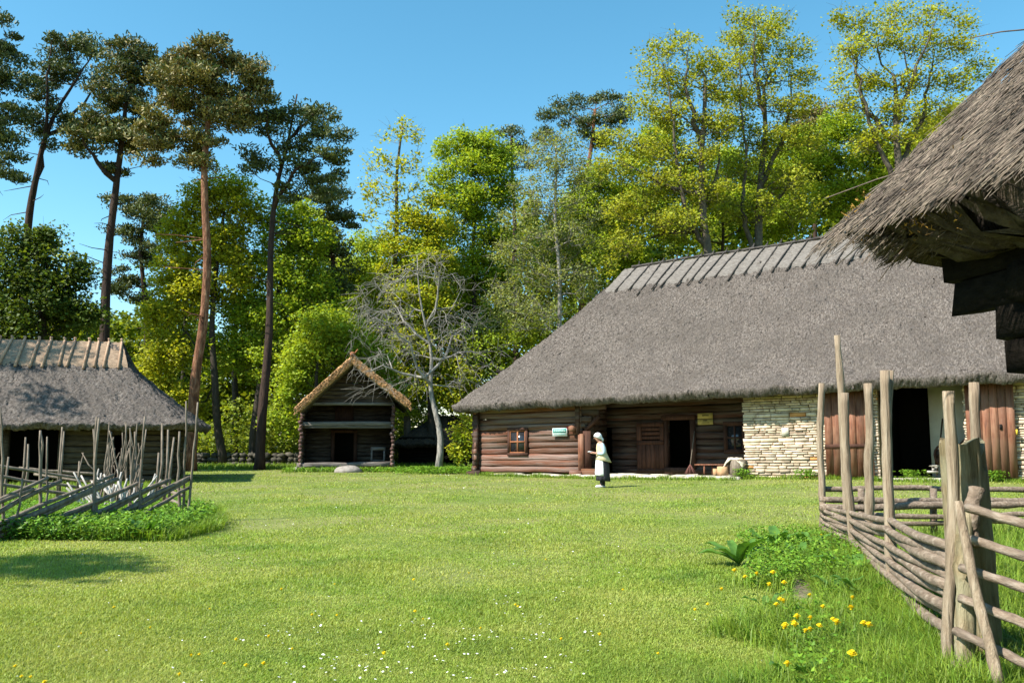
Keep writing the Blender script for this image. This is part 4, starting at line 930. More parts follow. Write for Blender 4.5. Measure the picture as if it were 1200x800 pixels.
# far wood: one mass of leaves nobody could tell apart, with undergrowth
mb = MB(); n = 330000
X = RNG.uniform(-62, 62, n); Y = RNG.uniform(62, 76, n)
H = 11.5 + 6.5 * sstep(X, -14, -6) + 2.2 * np.sin(X * .35) + 1.6 * np.sin(X * .9 + 1) - .6 * (Y < 66) + 5.0 * np.exp(-((X - 24) / 14) ** 2) - 2.5 * np.exp(-((X + 38) / 10) ** 2)
Z = gz(X, Y) + H * RNG.uniform(0, 1, n) ** .8
cl = smooth_noise((64, 64), 1); keep = cl[(X * 1.4).astype(int) % 64, (Z * 2.2).astype(int) % 64] > -.55
leaves(mb, np.stack([X, Y, Z], 1)[keep], .42)
n = 90000; X = RNG.uniform(-50, 20, n); Y = RNG.uniform(51, 60, n); Z = RNG.uniform(0, 1, n) ** 1.3 * (3.0 + .9 * np.sin(X * .7) + .6 * np.sin(X * 2.1))
leaves(mb, np.stack([X, Y, np.maximum(Z, 0) + .02], 1), .22)
o = mb.build('distant_wood', L_mass); tag(o, 'dense green wood closing the view behind the farmyard', 'woodland', kind='stuff')
# plain trunks standing between, each a tree of its own
for k, (px, D, wd_) in enumerate(((277, 55, .45), (336, 56, .3), (352, 58, .25), (362, 54, .28), (430, 57, .3), (66, 58, .35), (212, 57, .3), (455, 60, .3), (405, 58, .3), (1010, 58, .4), (745, 58, .3))):
    tree('woodland_tree', 'thin dark trunk among the shaded trees at the back of the wood', 'broadleaf tree', 0, [(px, 530), (px + RNG.uniform(-6, 6), 420), (px + RNG.uniform(-14, 14), 300)],
         [(px + RNG.uniform(-12, 12), 330 + RNG.uniform(-20, 20), 34, 28), (px, 380 + RNG.uniform(-15, 15), 30, 22), (px + RNG.uniform(-20, 20), 300 if px < 1000 else 250, 26, 22)], D, M_bark, (L_dark, L_maple, L_yel)[k % 3],
         dens=.4, per=60, sig=.7, lsize=.22, r0=wd_ * .6, r1=.07, group='thin trees deep in the wood')

# ---------------------------------------------------------------- lawn grass, weeds and small flowers
def blades(mb, P, h, wd, lean=.35):
    n = len(P); a = RNG.uniform(0, 2 * pi, n); d = np.stack([np.cos(a), np.sin(a), np.zeros(n)], 1); q = np.stack([-np.sin(a), np.cos(a), np.zeros(n)], 1)
    h = h * RNG.uniform(.5, 1.25, n); b = lean * RNG.uniform(.1, 1.6, n)
    U = np.array([0, 0, 1.]); M = P + U * (h * .55)[:, None] + d * (h * b * .4)[:, None]; T = P + U * (h * (1 - b * .25))[:, None] + d * (h * b * 1.3)[:, None]
    w_ = (wd * RNG.uniform(.7, 1.3, n))[:, None] / 2
    V = np.stack([P - q * w_, P + q * w_, M + q * w_ * .8, M - q * w_ * .8, T], 1).reshape(-1, 3)
    k = np.arange(n)[:, None] * 5
    mb.add(V, k + np.array([[0, 1, 2, 3]]), k + np.array([[3, 2, 4]]))
def scatter(n, px0, px1, py0, py1, pow_=1.0):
    px = RNG.uniform(px0, px1, n); py = py0 + (py1 - py0) * RNG.uniform(0, 1, n) ** pow_
    cx = (px - 600) / 1000; cy = (400 - py) / 1000; dy = CP - cy * SP; dz = SP + cy * CP
    t = -CAM_H / dz; X, Y = cx * t, dy * t; return np.stack([X, Y, gz(X, Y)], 1)
def free(P):
    X, Y = P[:, 0], P[:, 1]; ok_ = np.ones(len(P), bool)
    for F, S, W, va in ((BF, S_B, W_B, -.45), (HF, S_H, W_H, 0)):
        d = P[:, :2] - F.L[:2]; s_ = d @ F.u; v_ = d @ F.v; ok_ &= ~((s_ > -.3) & (s_ < S) & (v_ > va) & (v_ < W))
    d = P[:, :2] - SF.L[:2]; s_ = d @ SF.u; v_ = d @ SF.v; ok_ &= ~((s_ > xl) & (s_ < xr) & (v_ > -.2) & (v_ < LS))
    d = P[:, :2] - BF.L[:2]; s_ = d @ BF.u; v_ = d @ BF.v; ok_ &= ~((s_ > s_o0 - .2) & (s_ < s_o1) & (v_ > -.9) & (v_ < .5)); ok_ &= ~((s_ > s_rec + .2) & (s_ < s_st) & (v_ > -.72) & (v_ < .5))
    return P[ok_]
L_grass = mat('mown_grass_blades', [(.13, .23, .03), (.26, .35, .05), (.43, .45, .13)], scale=.7, bump=0, rough=.5, transl=.35, tcol=(1.3, 1.3, .5), island=.35, hue=.02, detail=7, spec=.3, big=(.4, (.36, .385, .085), .7))
L_tall = mat('long_grass_blades', [(.12, .21, .02), (.24, .34, .04)], scale=1.5, bump=0, rough=.5, transl=.35, tcol=(1.3, 1.3, .5), island=.4, hue=.02, spec=.3)
L_weed = mat('weed_leaves', [(.09, .2, .014), (.18, .32, .028)], scale=1.5, bump=0, rough=.5, transl=.3, tcol=(1.3, 1.3, .5), island=.4, hue=.015, spec=.35)
P = free(np.concatenate([scatter(800000, -60, 1260, 541, 845), scatter(130000, -700, -60, 541, 900), scatter(130000, 1260, 1900, 541, 900)])); D = np.hypot(P[:, 0], P[:, 1])
pn = np.sin(P[:, 0] * .9 + 2 * np.sin(P[:, 1] * .37)) * np.sin(P[:, 1] * .61 + 1.7 * np.sin(P[:, 0] * .45)) + .35 * np.sin(P[:, 0] * 3.1 + P[:, 1]) ; kp = RNG.random(len(P)) > .62 * sstep(pn, .55, 1.1); P = P[kp]; D = D[kp]
mb = MB(); blades(mb, P, (.024 + .0006 * D) * (1 + .35 * np.sin(P[:, 0] * 1.7 + np.sin(P[:, 1] * 1.1) * 2)), .0038 * (D / 5) ** .85 + .0008, lean=.9)
tag(mb.build('lawn_grass', L_grass), 'short mown bright green grass of the farmyard lawn', 'grass', kind='stuff')
# long grass: round the right fence, the left fence, foot of walls, wood edge
def poly_px(P):           # back to picture coordinates, for masks on the ground
    z = P[:, 1] * CP + (P[:, 2] - CAM_H) * SP; y = -P[:, 1] * SP + (P[:, 2] - CAM_H) * CP
    return 600 + 1000 * P[:, 0] / z, 400 - 1000 * y / z
FP = [at(965, 628, 12.8), at(1000, 648, 10.9), at(1045, 697, 7.9), at(1112, 780, 5.5), at(1124, 815, 5.0)]
FXY = np.array([p[:2] for p in FP])
def fdist(P):             # signed distance to the left of the wattle fence line
    x = np.interp(P[:, 1], FXY[::-1, 1], FXY[::-1, 0]); return x - P[:, 0]
Pt = scatter(90000, 820, 1290, 615, 860); d = fdist(Pt); wdt = np.interp(Pt[:, 1], [4, 6, 8, 11, 13], [1.35, 1.35, 1.25, 1.25, .5]) * (1 + .25 * np.sin(Pt[:, 1] * 3))
k_ = (d < wdt) & (Pt[:, 1] < 13.4) & (RNG.random(len(Pt)) < np.clip((wdt - d) * 2.2, .05, 1) * np.where(d < 0, .5, 1)); Pt = Pt[k_]; d = d[k_]
bare_ = (np.abs(d - .78) < .1) & (Pt[:, 1] > 7.3) & (Pt[:, 1] < 9.2); Pt = Pt[~bare_]; d = d[~bare_]
mb = MB(); blades(mb, Pt, .13 + .17 * np.clip(1 - d / 1.4, 0, 1), .008, lean=.8)
Pw = scatter(26000, -60, 262, 600, 634); yy = poly_px(Pw)[1]; xx = poly_px(Pw)[0]; Pw = Pw[(yy < 636 - (xx > 200) * (xx - 200) * .25) & (yy > 598 + (xx < 60) * 8)]; mb2 = MB()
blades(mb, Pw, .22, .012, lean=.8)
Pw2 = scatter(20000, -60, 222, 566, 612); blades(mb, free(Pw2), .16, .014, lean=.7)
s_ = RNG.uniform(-.4, S_B, 9000); v_ = -RNG.exponential(.16, 9000) - np.where((s_ > s_rec) & (s_ < s_st), .85, .12) - np.where((s_ > .9) & (s_ < s_rec), .4, 0) - np.where((s_ > s_o0 - .2) & (s_ < s_o1), .85, 0)
Q_ = BF(np.stack([s_, v_, s_ * 0], 1)); Q_[:, 2] = gz(Q_[:, 0], Q_[:, 1]) ; blades(mb, Q_, .11 + .07 * np.sin(s_ * 2.3) ** 2, .016, lean=.6)
X = RNG.uniform(-24, -1, 26000); Y = RNG.uniform(38.6, 46.5, 26000); Q_ = np.stack([X, Y, gz(X, Y)], 1)
Q_ = free(Q_); keep = (Q_[:, 1] > 42.0) | (np.abs(Q_[:, 0] - sc_[0]) < 2.8) | (np.abs(Q_[:, 0] + 2.6) < 3.0); Q_ = Q_[keep]; blades(mb, Q_, .26 * RNG.uniform(.5, 1.2, len(Q_)), .028, lean=.6)
tag(mb.build('long_grass', L_tall), 'long uncut grass along the fences, wall foot and wood edge', 'long grass', kind='stuff')
# leafy weeds (nettles, ground elder)
mb = MB()
def weedcloud(P, h, size, per=5):
    C = np.repeat(P, per, axis=0); C = C + RNG.normal(0, size * .7, C.shape) * np.array([1, 1, 0]); C[:, 2] += h * RNG.uniform(.1, 1, len(C)); leaves(mb, C, size, up=.9, aspect=.55)
Pw = scatter(7500, -60, 250, 606, 641, 1.0); xx, yy = poly_px(Pw); Pw = Pw[yy < 634 - np.clip(xx - 190, 0, 99) * .3]; u_ = RNG.random(len(Pw)); weedcloud(Pw[u_ < .3], .32, .06, 9); weedcloud(Pw[u_ > .45], .2, .045, 8)
Pw = scatter(1600, -60, 240, 590, 612); weedcloud(Pw, .18, .05, 5)
Pt = scatter(5200, 850, 1110, 632, 850); d = fdist(Pt); Pt = Pt[(d < .95) & (d > .0) & ~((np.abs(d - .78) < .12) & (Pt[:, 1] > 7.2) & (Pt[:, 1] < 9.3))]; weedcloud(Pt[::2], .19, .036, 6)
Pt = scatter(900, 860, 1010, 632, 690); d = fdist(Pt); Pt = Pt[(d < 1.3) & (d > .0)]; weedcloud(Pt, .27, .042, 7)
Q_ = np.stack([RNG.uniform(sc_[0] - 2.6, sc_[0] + 3.6, 500), RNG.uniform(38.6, 39.6, 500), np.zeros(500)], 1); weedcloud(Q_, .2, .09, 4)
Q_ = np.stack([RNG.normal(-3.1, .9, 700), RNG.uniform(36.2, 38.5, 700), np.zeros(700)], 1); weedcloud(Q_, .3, .09, 5)
for px in (873, 947, 1070, 1165): 
    c = BF([[bs(px), -.35, .05]])[0]; weedcloud(c + RNG.normal(0, .16, (60, 3)) * [1, 1, 0], .28, .07, 5)
tag(mb.build('leafy_weeds', L_weed), 'leafy nettles and ground elder crowding the fence feet', 'weeds', kind='stuff')
# bare earth streak beside the right fence
# bare trodden earth: a thin uneven sheet
ys = np.linspace(7.1, 9.4, 24); mb = MB(); xs = np.interp(ys, FXY[::-1, 1], FXY[::-1, 0]) - .78
V = []
for i, y in enumerate(ys):
    w_ = .10 * sin(pi * (i + .3) / 24.3) + .015 + RNG.normal(0, .01)
    for k in range(6): V.append([xs[i] + (k / 5 - .5) * 2 * w_ + RNG.normal(0, .006), y, float(gz(xs[i], y)) + .006 + .012 * sin(k / 5 * pi) + RNG.normal(0, .002)])
i = np.arange(24 * 6).reshape(24, 6); mb.add(V, np.stack([i[:-1, :-1], i[:-1, 1:], i[1:, 1:], i[1:, :-1]], -1).reshape(-1, 4))
o = mb.build('earth_path', mat('dry_grey_soil', [(.1, .075, .05), (.26, .21, .16)], scale=14, bump=1, bdist=.02)); o['kind'] = 'structure'; o['label'] = 'narrow bare strip of dry earth beside the wattle fence'; o['category'] = 'path'
# daisies (countless small white dots)
mb = MB(); cen = MB()
Pd = np.concatenate([scatter(90, 380, 720, 725, 800), scatter(45, 560, 760, 640, 730), scatter(60, 200, 640, 740, 805), scatter(90, 380, 560, 556, 575), scatter(60, 250, 760, 575, 640), scatter(45, 40, 900, 640, 800), scatter(70, 0, 120, 585, 625), scatter(40, 500, 600, 553, 560)])
clump = RNG.normal(0, 1, Pd.shape) * np.array([.12, .12, 0]); Pd = Pd + clump
for p in Pd:
    r_ = RNG.uniform(.006, .010) * (1 + .03 * max(0, p[1] - 10)); z = p[2] + RNG.uniform(.022, .038); k = 8; a = np.arange(k) * 2 * pi / k; tl_ = RNG.normal(0, .25, 2)
    ring_ = np.stack([p[0] + r_ * np.cos(a), p[1] + r_ * np.sin(a), z + r_ * (np.cos(a) * tl_[0] + np.sin(a) * tl_[1])], 1)
    mb.add(np.vstack([ring_, [p[0], p[1], z + .002]]), None, [[i, (i + 1) % k, k] for i in range(k)])
    mb.ball((p[0], p[1], z + .001), (r_ * .3, r_ * .3, r_ * .2), 5, 3)
tag(mb.build('daisies', mat('white_daisy_petals', [(.7, .7, .68), (.8, .8, .78)], bump=0)), 'tiny white daisies sprinkled over the lawn', 'daisies', kind='stuff')
# dandelions
M_dand = mat('dandelion_yellow', [(.8, .6, .01), (.9, .7, .02)], scale=60, bump=.3, transl=.2)
M_stem = mat('pale_flower_stem', [(.14, .22, .04), (.2, .26, .07)], bump=0)
def make_dandelion():
    t = thing('dandelion', 'x', 'dandelion', (0, 0, 0), 'dandelions in the grass')
    mb = MB(); 
    for ly in range(3):
        k = 16; rr = .021 - ly * .006; zz = .1 + ly * .003
        for i in range(k):
            a = 2 * pi * i / k + ly * .2; d = np.array([cos(a), sin(a), 0]); q = np.array([-sin(a), cos(a), 0]); c0 = np.array([0, 0, zz])
            mb.add([c0 + q * .001, c0 - q * .001, c0 + d * rr - q * .0035 + [0, 0, .004 + ly * .003], c0 + d * rr + q * .0035 + [0, 0, .004 + ly * .003]], [[0, 1, 2, 3]])
    mb.ball((0, 0, .106), (.009, .009, .005), 8, 4); mb.ball((0, 0, .095), (.009, .009, .009), 8, 5)
    mb.build('flower_head', M_dand, t)
    MB().tube([[0, 0, -.12], [.004, .002, .02], [0, 0, .095]], .0022, 5).build('stem', M_stem, t)
    return t
dproto = make_dandelion(); used = False
near_d = [(887, 672), (905, 670), (876, 675), (896, 683), (920, 682), (915, 701), (910, 708), (921, 704), (949, 697), (961, 710), (949, 724), (977, 725), (976, 728), (913, 733), (922, 732), (928, 729), (933, 731), (939, 738), (956, 731), (937, 722), (954, 737), (1014, 731), (1015, 730), (998, 700), (996, 764), (923, 778), (962, 627), (845, 690), (860, 668), (1000, 712)]
lawn_d = [(224, 768), (233, 766), (208, 790), (246, 713), (277, 749), (312, 745), (264, 777), (290, 779), (308, 777), (342, 760), (447, 763), (394, 720), (367, 720), (487, 715), (496, 725), (604, 708), (606, 710), (549, 671), (486, 678), (391, 684), (830, 707), (811, 713), (17, 780), (27, 792), (35, 793), (57, 798), (655, 748), (525, 755), (250, 612), (244, 628), (730, 690), (770, 765), (700, 742), (560, 735), (175, 735), (135, 711), (640, 655), (330, 690), (95, 742)]
cross_d = [(1172, 663), (1180, 664), (1196, 661), (1165, 648)]
for i, (px, py) in enumerate(near_d + lawn_d + cross_d):
    zz = .24 if i < len(near_d) else .06
    p = gnd(px, py, zz); p[2] = float(gz(p[0], p[1]))
    if not used: o = dproto; used = True
    else:
        o = dproto.copy(); COL.objects.link(o)
        for ch in dproto.children: c = ch.copy(); COL.objects.link(c); c.parent = o
    sc = (.85 if i < len(near_d) else .6) * RNG.uniform(.8, 1.2); o.location = [float(a) for a in p]; sc *= 1.35 if i < len(near_d) else 1.1; o.scale = (sc, sc, sc); o.location[2] += zz - .1 * sc; o.rotation_euler = (RNG.normal(0, .12), RNG.normal(0, .12), RNG.uniform(0, 6))
    o['label'] = ('yellow dandelion in the long grass beside the wattle fence' if i < len(near_d) else 'small yellow dandelion dotted in the mown lawn' if i < len(near_d) + len(lawn_d) else 'yellow dandelion in the grass behind the gate rails')
    o['group'] = ('dandelions beside the wattle fence' if i < len(near_d) else 'dandelions in the lawn' if i < len(near_d) + len(lawn_d) else 'dandelions behind the gate')
# broad-leaved docks
def dock(px, py, nl, ln, label, tilt=.9, seed=0, D=None):
    p = gnd(px, py); ln = ln * 1.12; tilt = tilt * 1.35; p[2] = float(gz(p[0], p[1])); t = thing('dock_plant', label, 'plant', p, 'broad leaved dock plants')
    for k in range(nl):
        a = 2 * pi * k / nl + RNG.uniform(-.4, .4); L = ln * RNG.uniform(.75, 1.15); W = L * RNG.uniform(.26, .36); el = RNG.uniform(.5, 1.15) * tilt
        d = np.array([cos(a), sin(a), 0]); q = np.array([-sin(a), cos(a), 0]); V = []; n = 9
        for i in range(n):
            u = i / (n - 1); w_ = W * (sin(pi * min(1, u * .93 + .05)) ** .7) * .5 + .002; e = el * (1 - u * 1.1)
            c = p + d * L * (u * cos(el * .6)) + np.array([0, 0, .03 + L * (u * sin(el) * 1.15 - .45 * u * u)])
            wave = .012 * sin(u * 14 + k)
            for s_ in (-1, -.5, 0, .5, 1): V.append(c + q * w_ * s_ + np.array([0, 0, abs(s_) * w_ * .35 + wave * abs(s_)]))
        i = np.arange(n * 5).reshape(n, 5); mb = MB(); mb.add(V, np.stack([i[:-1, :-1], i[:-1, 1:], i[1:, 1:], i[1:, :-1]], -1).reshape(-1, 4)); mb.build('leaf', M_dock, t, smooth=True)
M_dock = mat('glossy_dock_leaves', [(.05, .13, .018), (.13, .26, .04)], scale=9, bump=.5, bdist=.01, rough=.42, transl=.25, tcol=(1.3, 1.4, .5), spec=.4)
dock(866, 664, 8, .42, 'dark green dock plant at the left tip of the weed strip'); dock(912, 648, 8, .40, 'dock plant with upright leaves at the top of the weed strip')
dock(1000, 682, 9, .36, 'large dock plant between the second and third wattle fence posts'); dock(985, 705, 6, .28, 'pale dock plant below the large one beside the wattle fence'); dock(938, 662, 7, .3, 'bushy dock plant just left of the first fence post')
dock(898, 718, 4, .2, 'small four leaved dock seedling at the lawn edge'); dock(1085, 785, 6, .24, 'pale green dock plant at the foot of the thick gate post'); dock(935, 812, 6, .2, 'dock plant cut by the bottom edge below the earth strip'); dock(1040, 818, 7, .2, 'grey green dock plant cut by the bottom edge near the gate')
dock(948, 650, 7, .34, 'dock plant close to the second wattle fence post'); dock(1012, 712, 7, .3, 'dock plant low in the long grass below the third fence post'); dock(890, 640, 6, .3, 'small dock plant at the back edge of the weed strip')
dock(168, 632, 9, .34, 'tall dock plant with wide leaves at the left pole fence')
dock(70, 630, 7, .34, 'dock plant under the forked stake of the left pole fence')

# ---------------------------------------------------------------- right: wattle fence, gate, cross fence
wf = thing('wattle_fence', 'woven pole fence running from the thick gate post to the lawn', 'fence', (FP[2][0], FP[2][1], 0))
def pole(mb, px0, py0, D0, px1, py1, D1, r0, r1, k=12, wob=.006, n=16):
    a = at(px0, py0, D0); b = at(px1, py1, D1); t = np.linspace(0, 1, n)[:, None]; P = a * (1 - t) + b * t
    P += np.cumsum(RNG.normal(0, wob, (n, 3)), 0) * np.array([1, 1, 0]) * np.sin(t * pi)
    r = (r0 * (1 - t[:, 0]) + r1 * t[:, 0]) * (1 + RNG.normal(0, .03, n)); 
    for q in RNG.integers(1, n - 1, 2): r[q] *= 1.14
    mb.tube(P, r, k, jit=.03)
    return P
def fpost(px0, py0, px1, py1, D, r0, r1):
    b = at(px0, py0, D); b2 = b.copy(); mb = MB(); pole(mb, px0, py0, D, px1, py1, D, r0, r1)
    dwn = b - np.array([0, 0, max(.1, b[2] + .1)]); mb.tube([dwn, b], [r0 * 1.02, r0], 12)
    mb.build('post', M_post, wf)
fpost(965, 626, 963, 449, 12.9, 0.0528, 0.0458); fpost(996, 640, 981, 393, 12.0, 0.0598, 0.0440); fpost(1001, 646, 990, 460, 10.8, 0.0546, 0.0493)
fpost(1020, 660, 1017, 449, 10.2, 0.0546, 0.0475); fpost(1045, 697, 1037, 434, 7.85, 0.0484, 0.0440); fpost(1046, 697, 1043, 434, 7.95, 0.0396, 0.0334)
fpost(1110, 794, 1111, 458, 5.15, .034, .033); fpost(1150, 742, 1141, 448, 6.7, 0.0387, 0.0352)
ends = [at(965, 626, 12.9), at(1001, 646, 10.8), at(1045, 697, 7.85), at(1112, 779, 5.5), at(1135, 788, 5.35)]
tops = [.50, .58, .77, .84, .86]; nr = 10
side = [-1, 1, -1, 1, -1]
for k in range(nr):
    f = (k + .45) / nr; P = []; rr = .032 + RNG.uniform(-.003, .006); sgn = 1 if k % 2 else -1
    off0 = RNG.normal(0, .012)
    for i in range(len(ends) - 1):
        a, b = ends[i], ends[i + 1]
        bt = [.02, .02, .04, .2, .22]; za, zb2 = bt[i] + (tops[i] - bt[i]) * f, bt[i + 1] + (tops[i + 1] - bt[i + 1]) * f; d = nrm((b - a) * [1, 1, 0]); q = np.array([-d[1], d[0], 0])
        m = 9
        for j in range(m + (1 if i == len(ends) - 2 else 0)):
            t = j / m; p = a * (1 - t) + b * t; p[2] = za * (1 - t) + zb2 * t + off0 + RNG.normal(0, .002) - .02 * sin(pi * t)
            wv = .022 * cos(pi * (i + t)) * sgn * (1 if i < 3 else .5); P.append(p + q * wv)
    mb = MB(); r = rr * (1 + np.convolve(RNG.normal(0, .06, len(P) + 4), np.ones(5) / 5, 'valid')) * np.linspace(.85, 1.05, len(P)); mb.tube(P, r, 12, jit=.018); mb.build('rail', M_rail, wf)
# thick lichened gate post
gp = at(1148, 792, 5.35); GT = at(1148, 516, 5.35)[2]
tp = thing('gate_post', 'thick old gate post with lichen and a rotted split top', 'gate post', (gp[0], gp[1], 0))
n, k = 26, 26; V = []; mb = MB()
for i in range(n):
    t = i / (n - 1); z = -.1 + (GT + .1) * t; r = .130 + .02 * (1 - t) ** 2 - .0 * t
    for j in range(k):
        a = 2 * pi * j / k; rr = r * (1 + .05 * sin(a * 3 + 1) + .03 * sin(a * 7) + RNG.normal(0, .012)); zz = z
        if i >= n - 3:
            notch = max(0, 1 - abs(((a - 5.55 + pi) % (2 * pi)) - pi) / .38); zz = z + .02 * sin(a * 4) + RNG.normal(0, .008) - .14 * notch * (i - n + 4) / 3 * .9; rr *= (1 - .25 * notch)
        V.append([gp[0] + rr * cos(a) - .02 * t, gp[1] + rr * sin(a), zz])
i_ = np.arange(n * k).reshape(n, k); mb.add(V, np.stack([i_[:-1], np.roll(i_, -1, 1)[:-1], np.roll(i_, -1, 1)[1:], i_[1:]], -1).reshape(-1, 4))
V2 = [V[(n - 1) * k + j] for j in range(k)]; c = np.mean(V2, 0); c[2] -= .05; mb.add(V2 + [list(c)], None, [[j, (j + 1) % k, k] for j in range(k)])
mb.build('post', M_bigpost, tp)
mb = MB(); pole(mb, 1131, 800, 5.0, 1132, 600, 5.12, .052, .046, 10); a = at(1131, 800, 5.0); mb.tube([a - [0, 0, .25], a], [.052, .052], 10); mb.build('stake', M_bigpost, tp)
mb = MB(); pole(mb, 1140, 640, 5.1, 1145, 572, 5.15, .038, .045, 10); mb.build('peg', M_rail, tp)
gt = thing('pole_gate', 'rustic gate of round rails with a slanting brace, bottom right corner', 'gate', (at(1160, 700, 4.9)[0], 4.9, 0))
for (px0, py0, px1, py1) in ((1134, 596, 1205, 614), (1138, 632, 1205, 652), (1128, 665, 1205, 691), (1126, 701, 1205, 733), (1121, 739, 1205, 778), (1118, 776, 1205, 822)):
    a = at(px0, py0, 5.0); b = at(px1, py1, 4.5); b = a + (b - a) * 2.6; t = np.linspace(0, 1, 18)[:, None]; P = a * (1 - t) + b * t; P = P + np.cumsum(RNG.normal(0, .005, P.shape), 0) * [1, 1, .6]
    mb = MB(); mb.tube(P, .026 * (1 + RNG.normal(0, .04, 18)), 10, jit=.04); mb.build('rail', M_rail, gt)
mb = MB(); pole(mb, 1123, 588, 4.93, 1172, 805, 4.55, .024, .03, 10, .004); mb.build('brace', M_post, gt)
mb = MB(); a = at(1232, 790, 4.35); mb.tube([a - [0, 0, .15], a, a + [0, 0, .3], a + [.02, 0, 1.05]], .035, 9, jit=.03); mb.build('stile', M_rail, gt)
cf = thing('rail_fence', 'low horizontal rail fence crossing the grass behind the gate', 'fence', (7.0, 12.9, 0))
for (py0, py1, D0, r) in ((574, 573, 13.0, .055), (585, 586, 12.7, .06), (596, 592, 12.6, .07), (603, 602, 12.4, .05), (614, 613, 12.3, .045)):
    a = at(961 if py0 < 600 else 985, py0, D0); b = at(1290, py1 - (0 if py0 < 600 else 0), D0 + RNG.uniform(-.3, .3)); t = np.linspace(0, 1, 22)[:, None]; P = a * (1 - t) + b * t; P = P + np.cumsum(RNG.normal(0, .012, P.shape), 0) * [0, 1, .7]
    mb = MB(); mb.tube(P, r * .75 * (1 + RNG.normal(0, .05, 22)), 9, jit=.04); mb.build('rail', M_rail, cf)
for px in (1010, 1095, 1215):
    mb = MB(); a = at(px, 622, 12.75); mb.tube([[a[0], a[1], -.1], [a[0], a[1], .4], [a[0] + .02, a[1], .74]], .05, 9, jit=.03); mb.build('post', M_rail, cf)

# ---------------------------------------------------------------- left: slanting pole fence
pf = thing('pole_fence', 'slanting split pole fence round the garden in front of the left house', 'fence', (-6.5, 13.2, 0))
def fl(px):   # front fence line
    py = np.interp(px, [-80, 0, 215], [643, 634, 612]); return gnd(px, py)
A_, B_ = fl(-60), fl(217); Ld = np.linalg.norm(B_ - A_); fd = (B_ - A_) / Ld; fq = np.array([-fd[1], fd[0], 0])
x = -1.2
while x < Ld - 1.0:
    ang = radians(RNG.uniform(19, 25)); L = RNG.uniform(1.9, 2.7); x1 = x + L * cos(ang)
    k_ = 1.0
    if x1 > Ld + .1: L *= (Ld + .1 - x) / (x1 - x); x1 = x + L * cos(ang)
    t = np.linspace(0, 1, 7)[:, None]; P = A_ + fd * (x + t * (x1 - x)) + np.array([0, 0, 1]) * (.03 + t * L * sin(ang) * .95) + fq * RNG.uniform(-.02, .02); P = P + RNG.normal(0, .008, P.shape)
    mb = MB(); mb.tube(P, np.linspace(.045, .032, 7) * RNG.uniform(.8, 1.15), 7, jit=.05); mb.build('rail', M_stick, pf); x += RNG.uniform(.26, .36)
for (px, pyt, dx, r) in ((216, 470, 3, .024), (222, 472, 10, .026), (212, 505, -2, .03), (158, 488, 12, .024), (152, 505, 6, .022), (105, 490, 10, .03), (108, 488, 4, .026), (112, 502, -3, .02), (45, 504, 2, .028), (49, 506, 0, .024), (52, 512, 3, .02), (14, 560, 12, .022), (18, 600, 10, .03), (-20, 480, 3, .025), (1, 476, 0, .025), (157, 575, -6, .018)):
    b = fl(px) + fq * RNG.choice([-.06, .06]); tp_ = at(px + dx, pyt, b[1]); mb = MB(); t = np.linspace(0, 1, 9)[:, None]; b0 = b.copy(); b0[2] = -.1; P = b0 * (1 - t) + tp_ * t + RNG.normal(0, .008, (9, 3))
    mb.tube(P, np.linspace(r, r * .6, 9), 7, jit=.05); mb.build('stake', M_stick, pf)
# the side and back of the garden fence
C2 = gnd(205, 571); 
pf2 = thing('pole_fence', 'low horizontal pole fence along the back of the garden before the left house', 'fence', (-9.5, 22, 0))
for (p0, y0, p1, y1, D0, D1) in ((-40, 540, 105, 562, 19, 20.5), (22, 548, 118, 556, 21, 21.5), (-40, 552, 100, 572, 18, 19.5), (40, 556, 120, 566, 21, 21), (-40, 561, 90, 580, 17, 18.5), (190, 574, 214, 580, 19, 16), (192, 584, 216, 590, 19, 15.5), (188, 569, 212, 573, 19, 16.2), (192, 594, 216, 602, 19, 15.2)):
    a, b = at(p0, y0, D0), at(p1, y1, D1); t = np.linspace(0, 1, 7)[:, None]; mb = MB(); mb.tube(a * (1 - t) + b * t + RNG.normal(0, .01, (7, 3)), .035, 7, jit=.05); mb.build('rail', M_stick, pf2)
for (px, yt, D_) in ((30, 512, 20), (33, 520, 20), (73, 500, 20.5), (75, 505, 20.5), (93, 540, 20.5), (190, 496, 19), (197, 503, 18.5), (204, 512, 18), (186, 530, 19.5), (10, 535, 19), (-12, 500, 19)):
    a = at(px, yt, D_); mb = MB(); P = np.array([[a[0] - .03, a[1], -.05], [a[0] + RNG.normal(0, .03), a[1], a[2] * .5], a]); mb.tube(P, [.034, .03, .02], 7, jit=.05); mb.build('stake', M_stick, pf2)
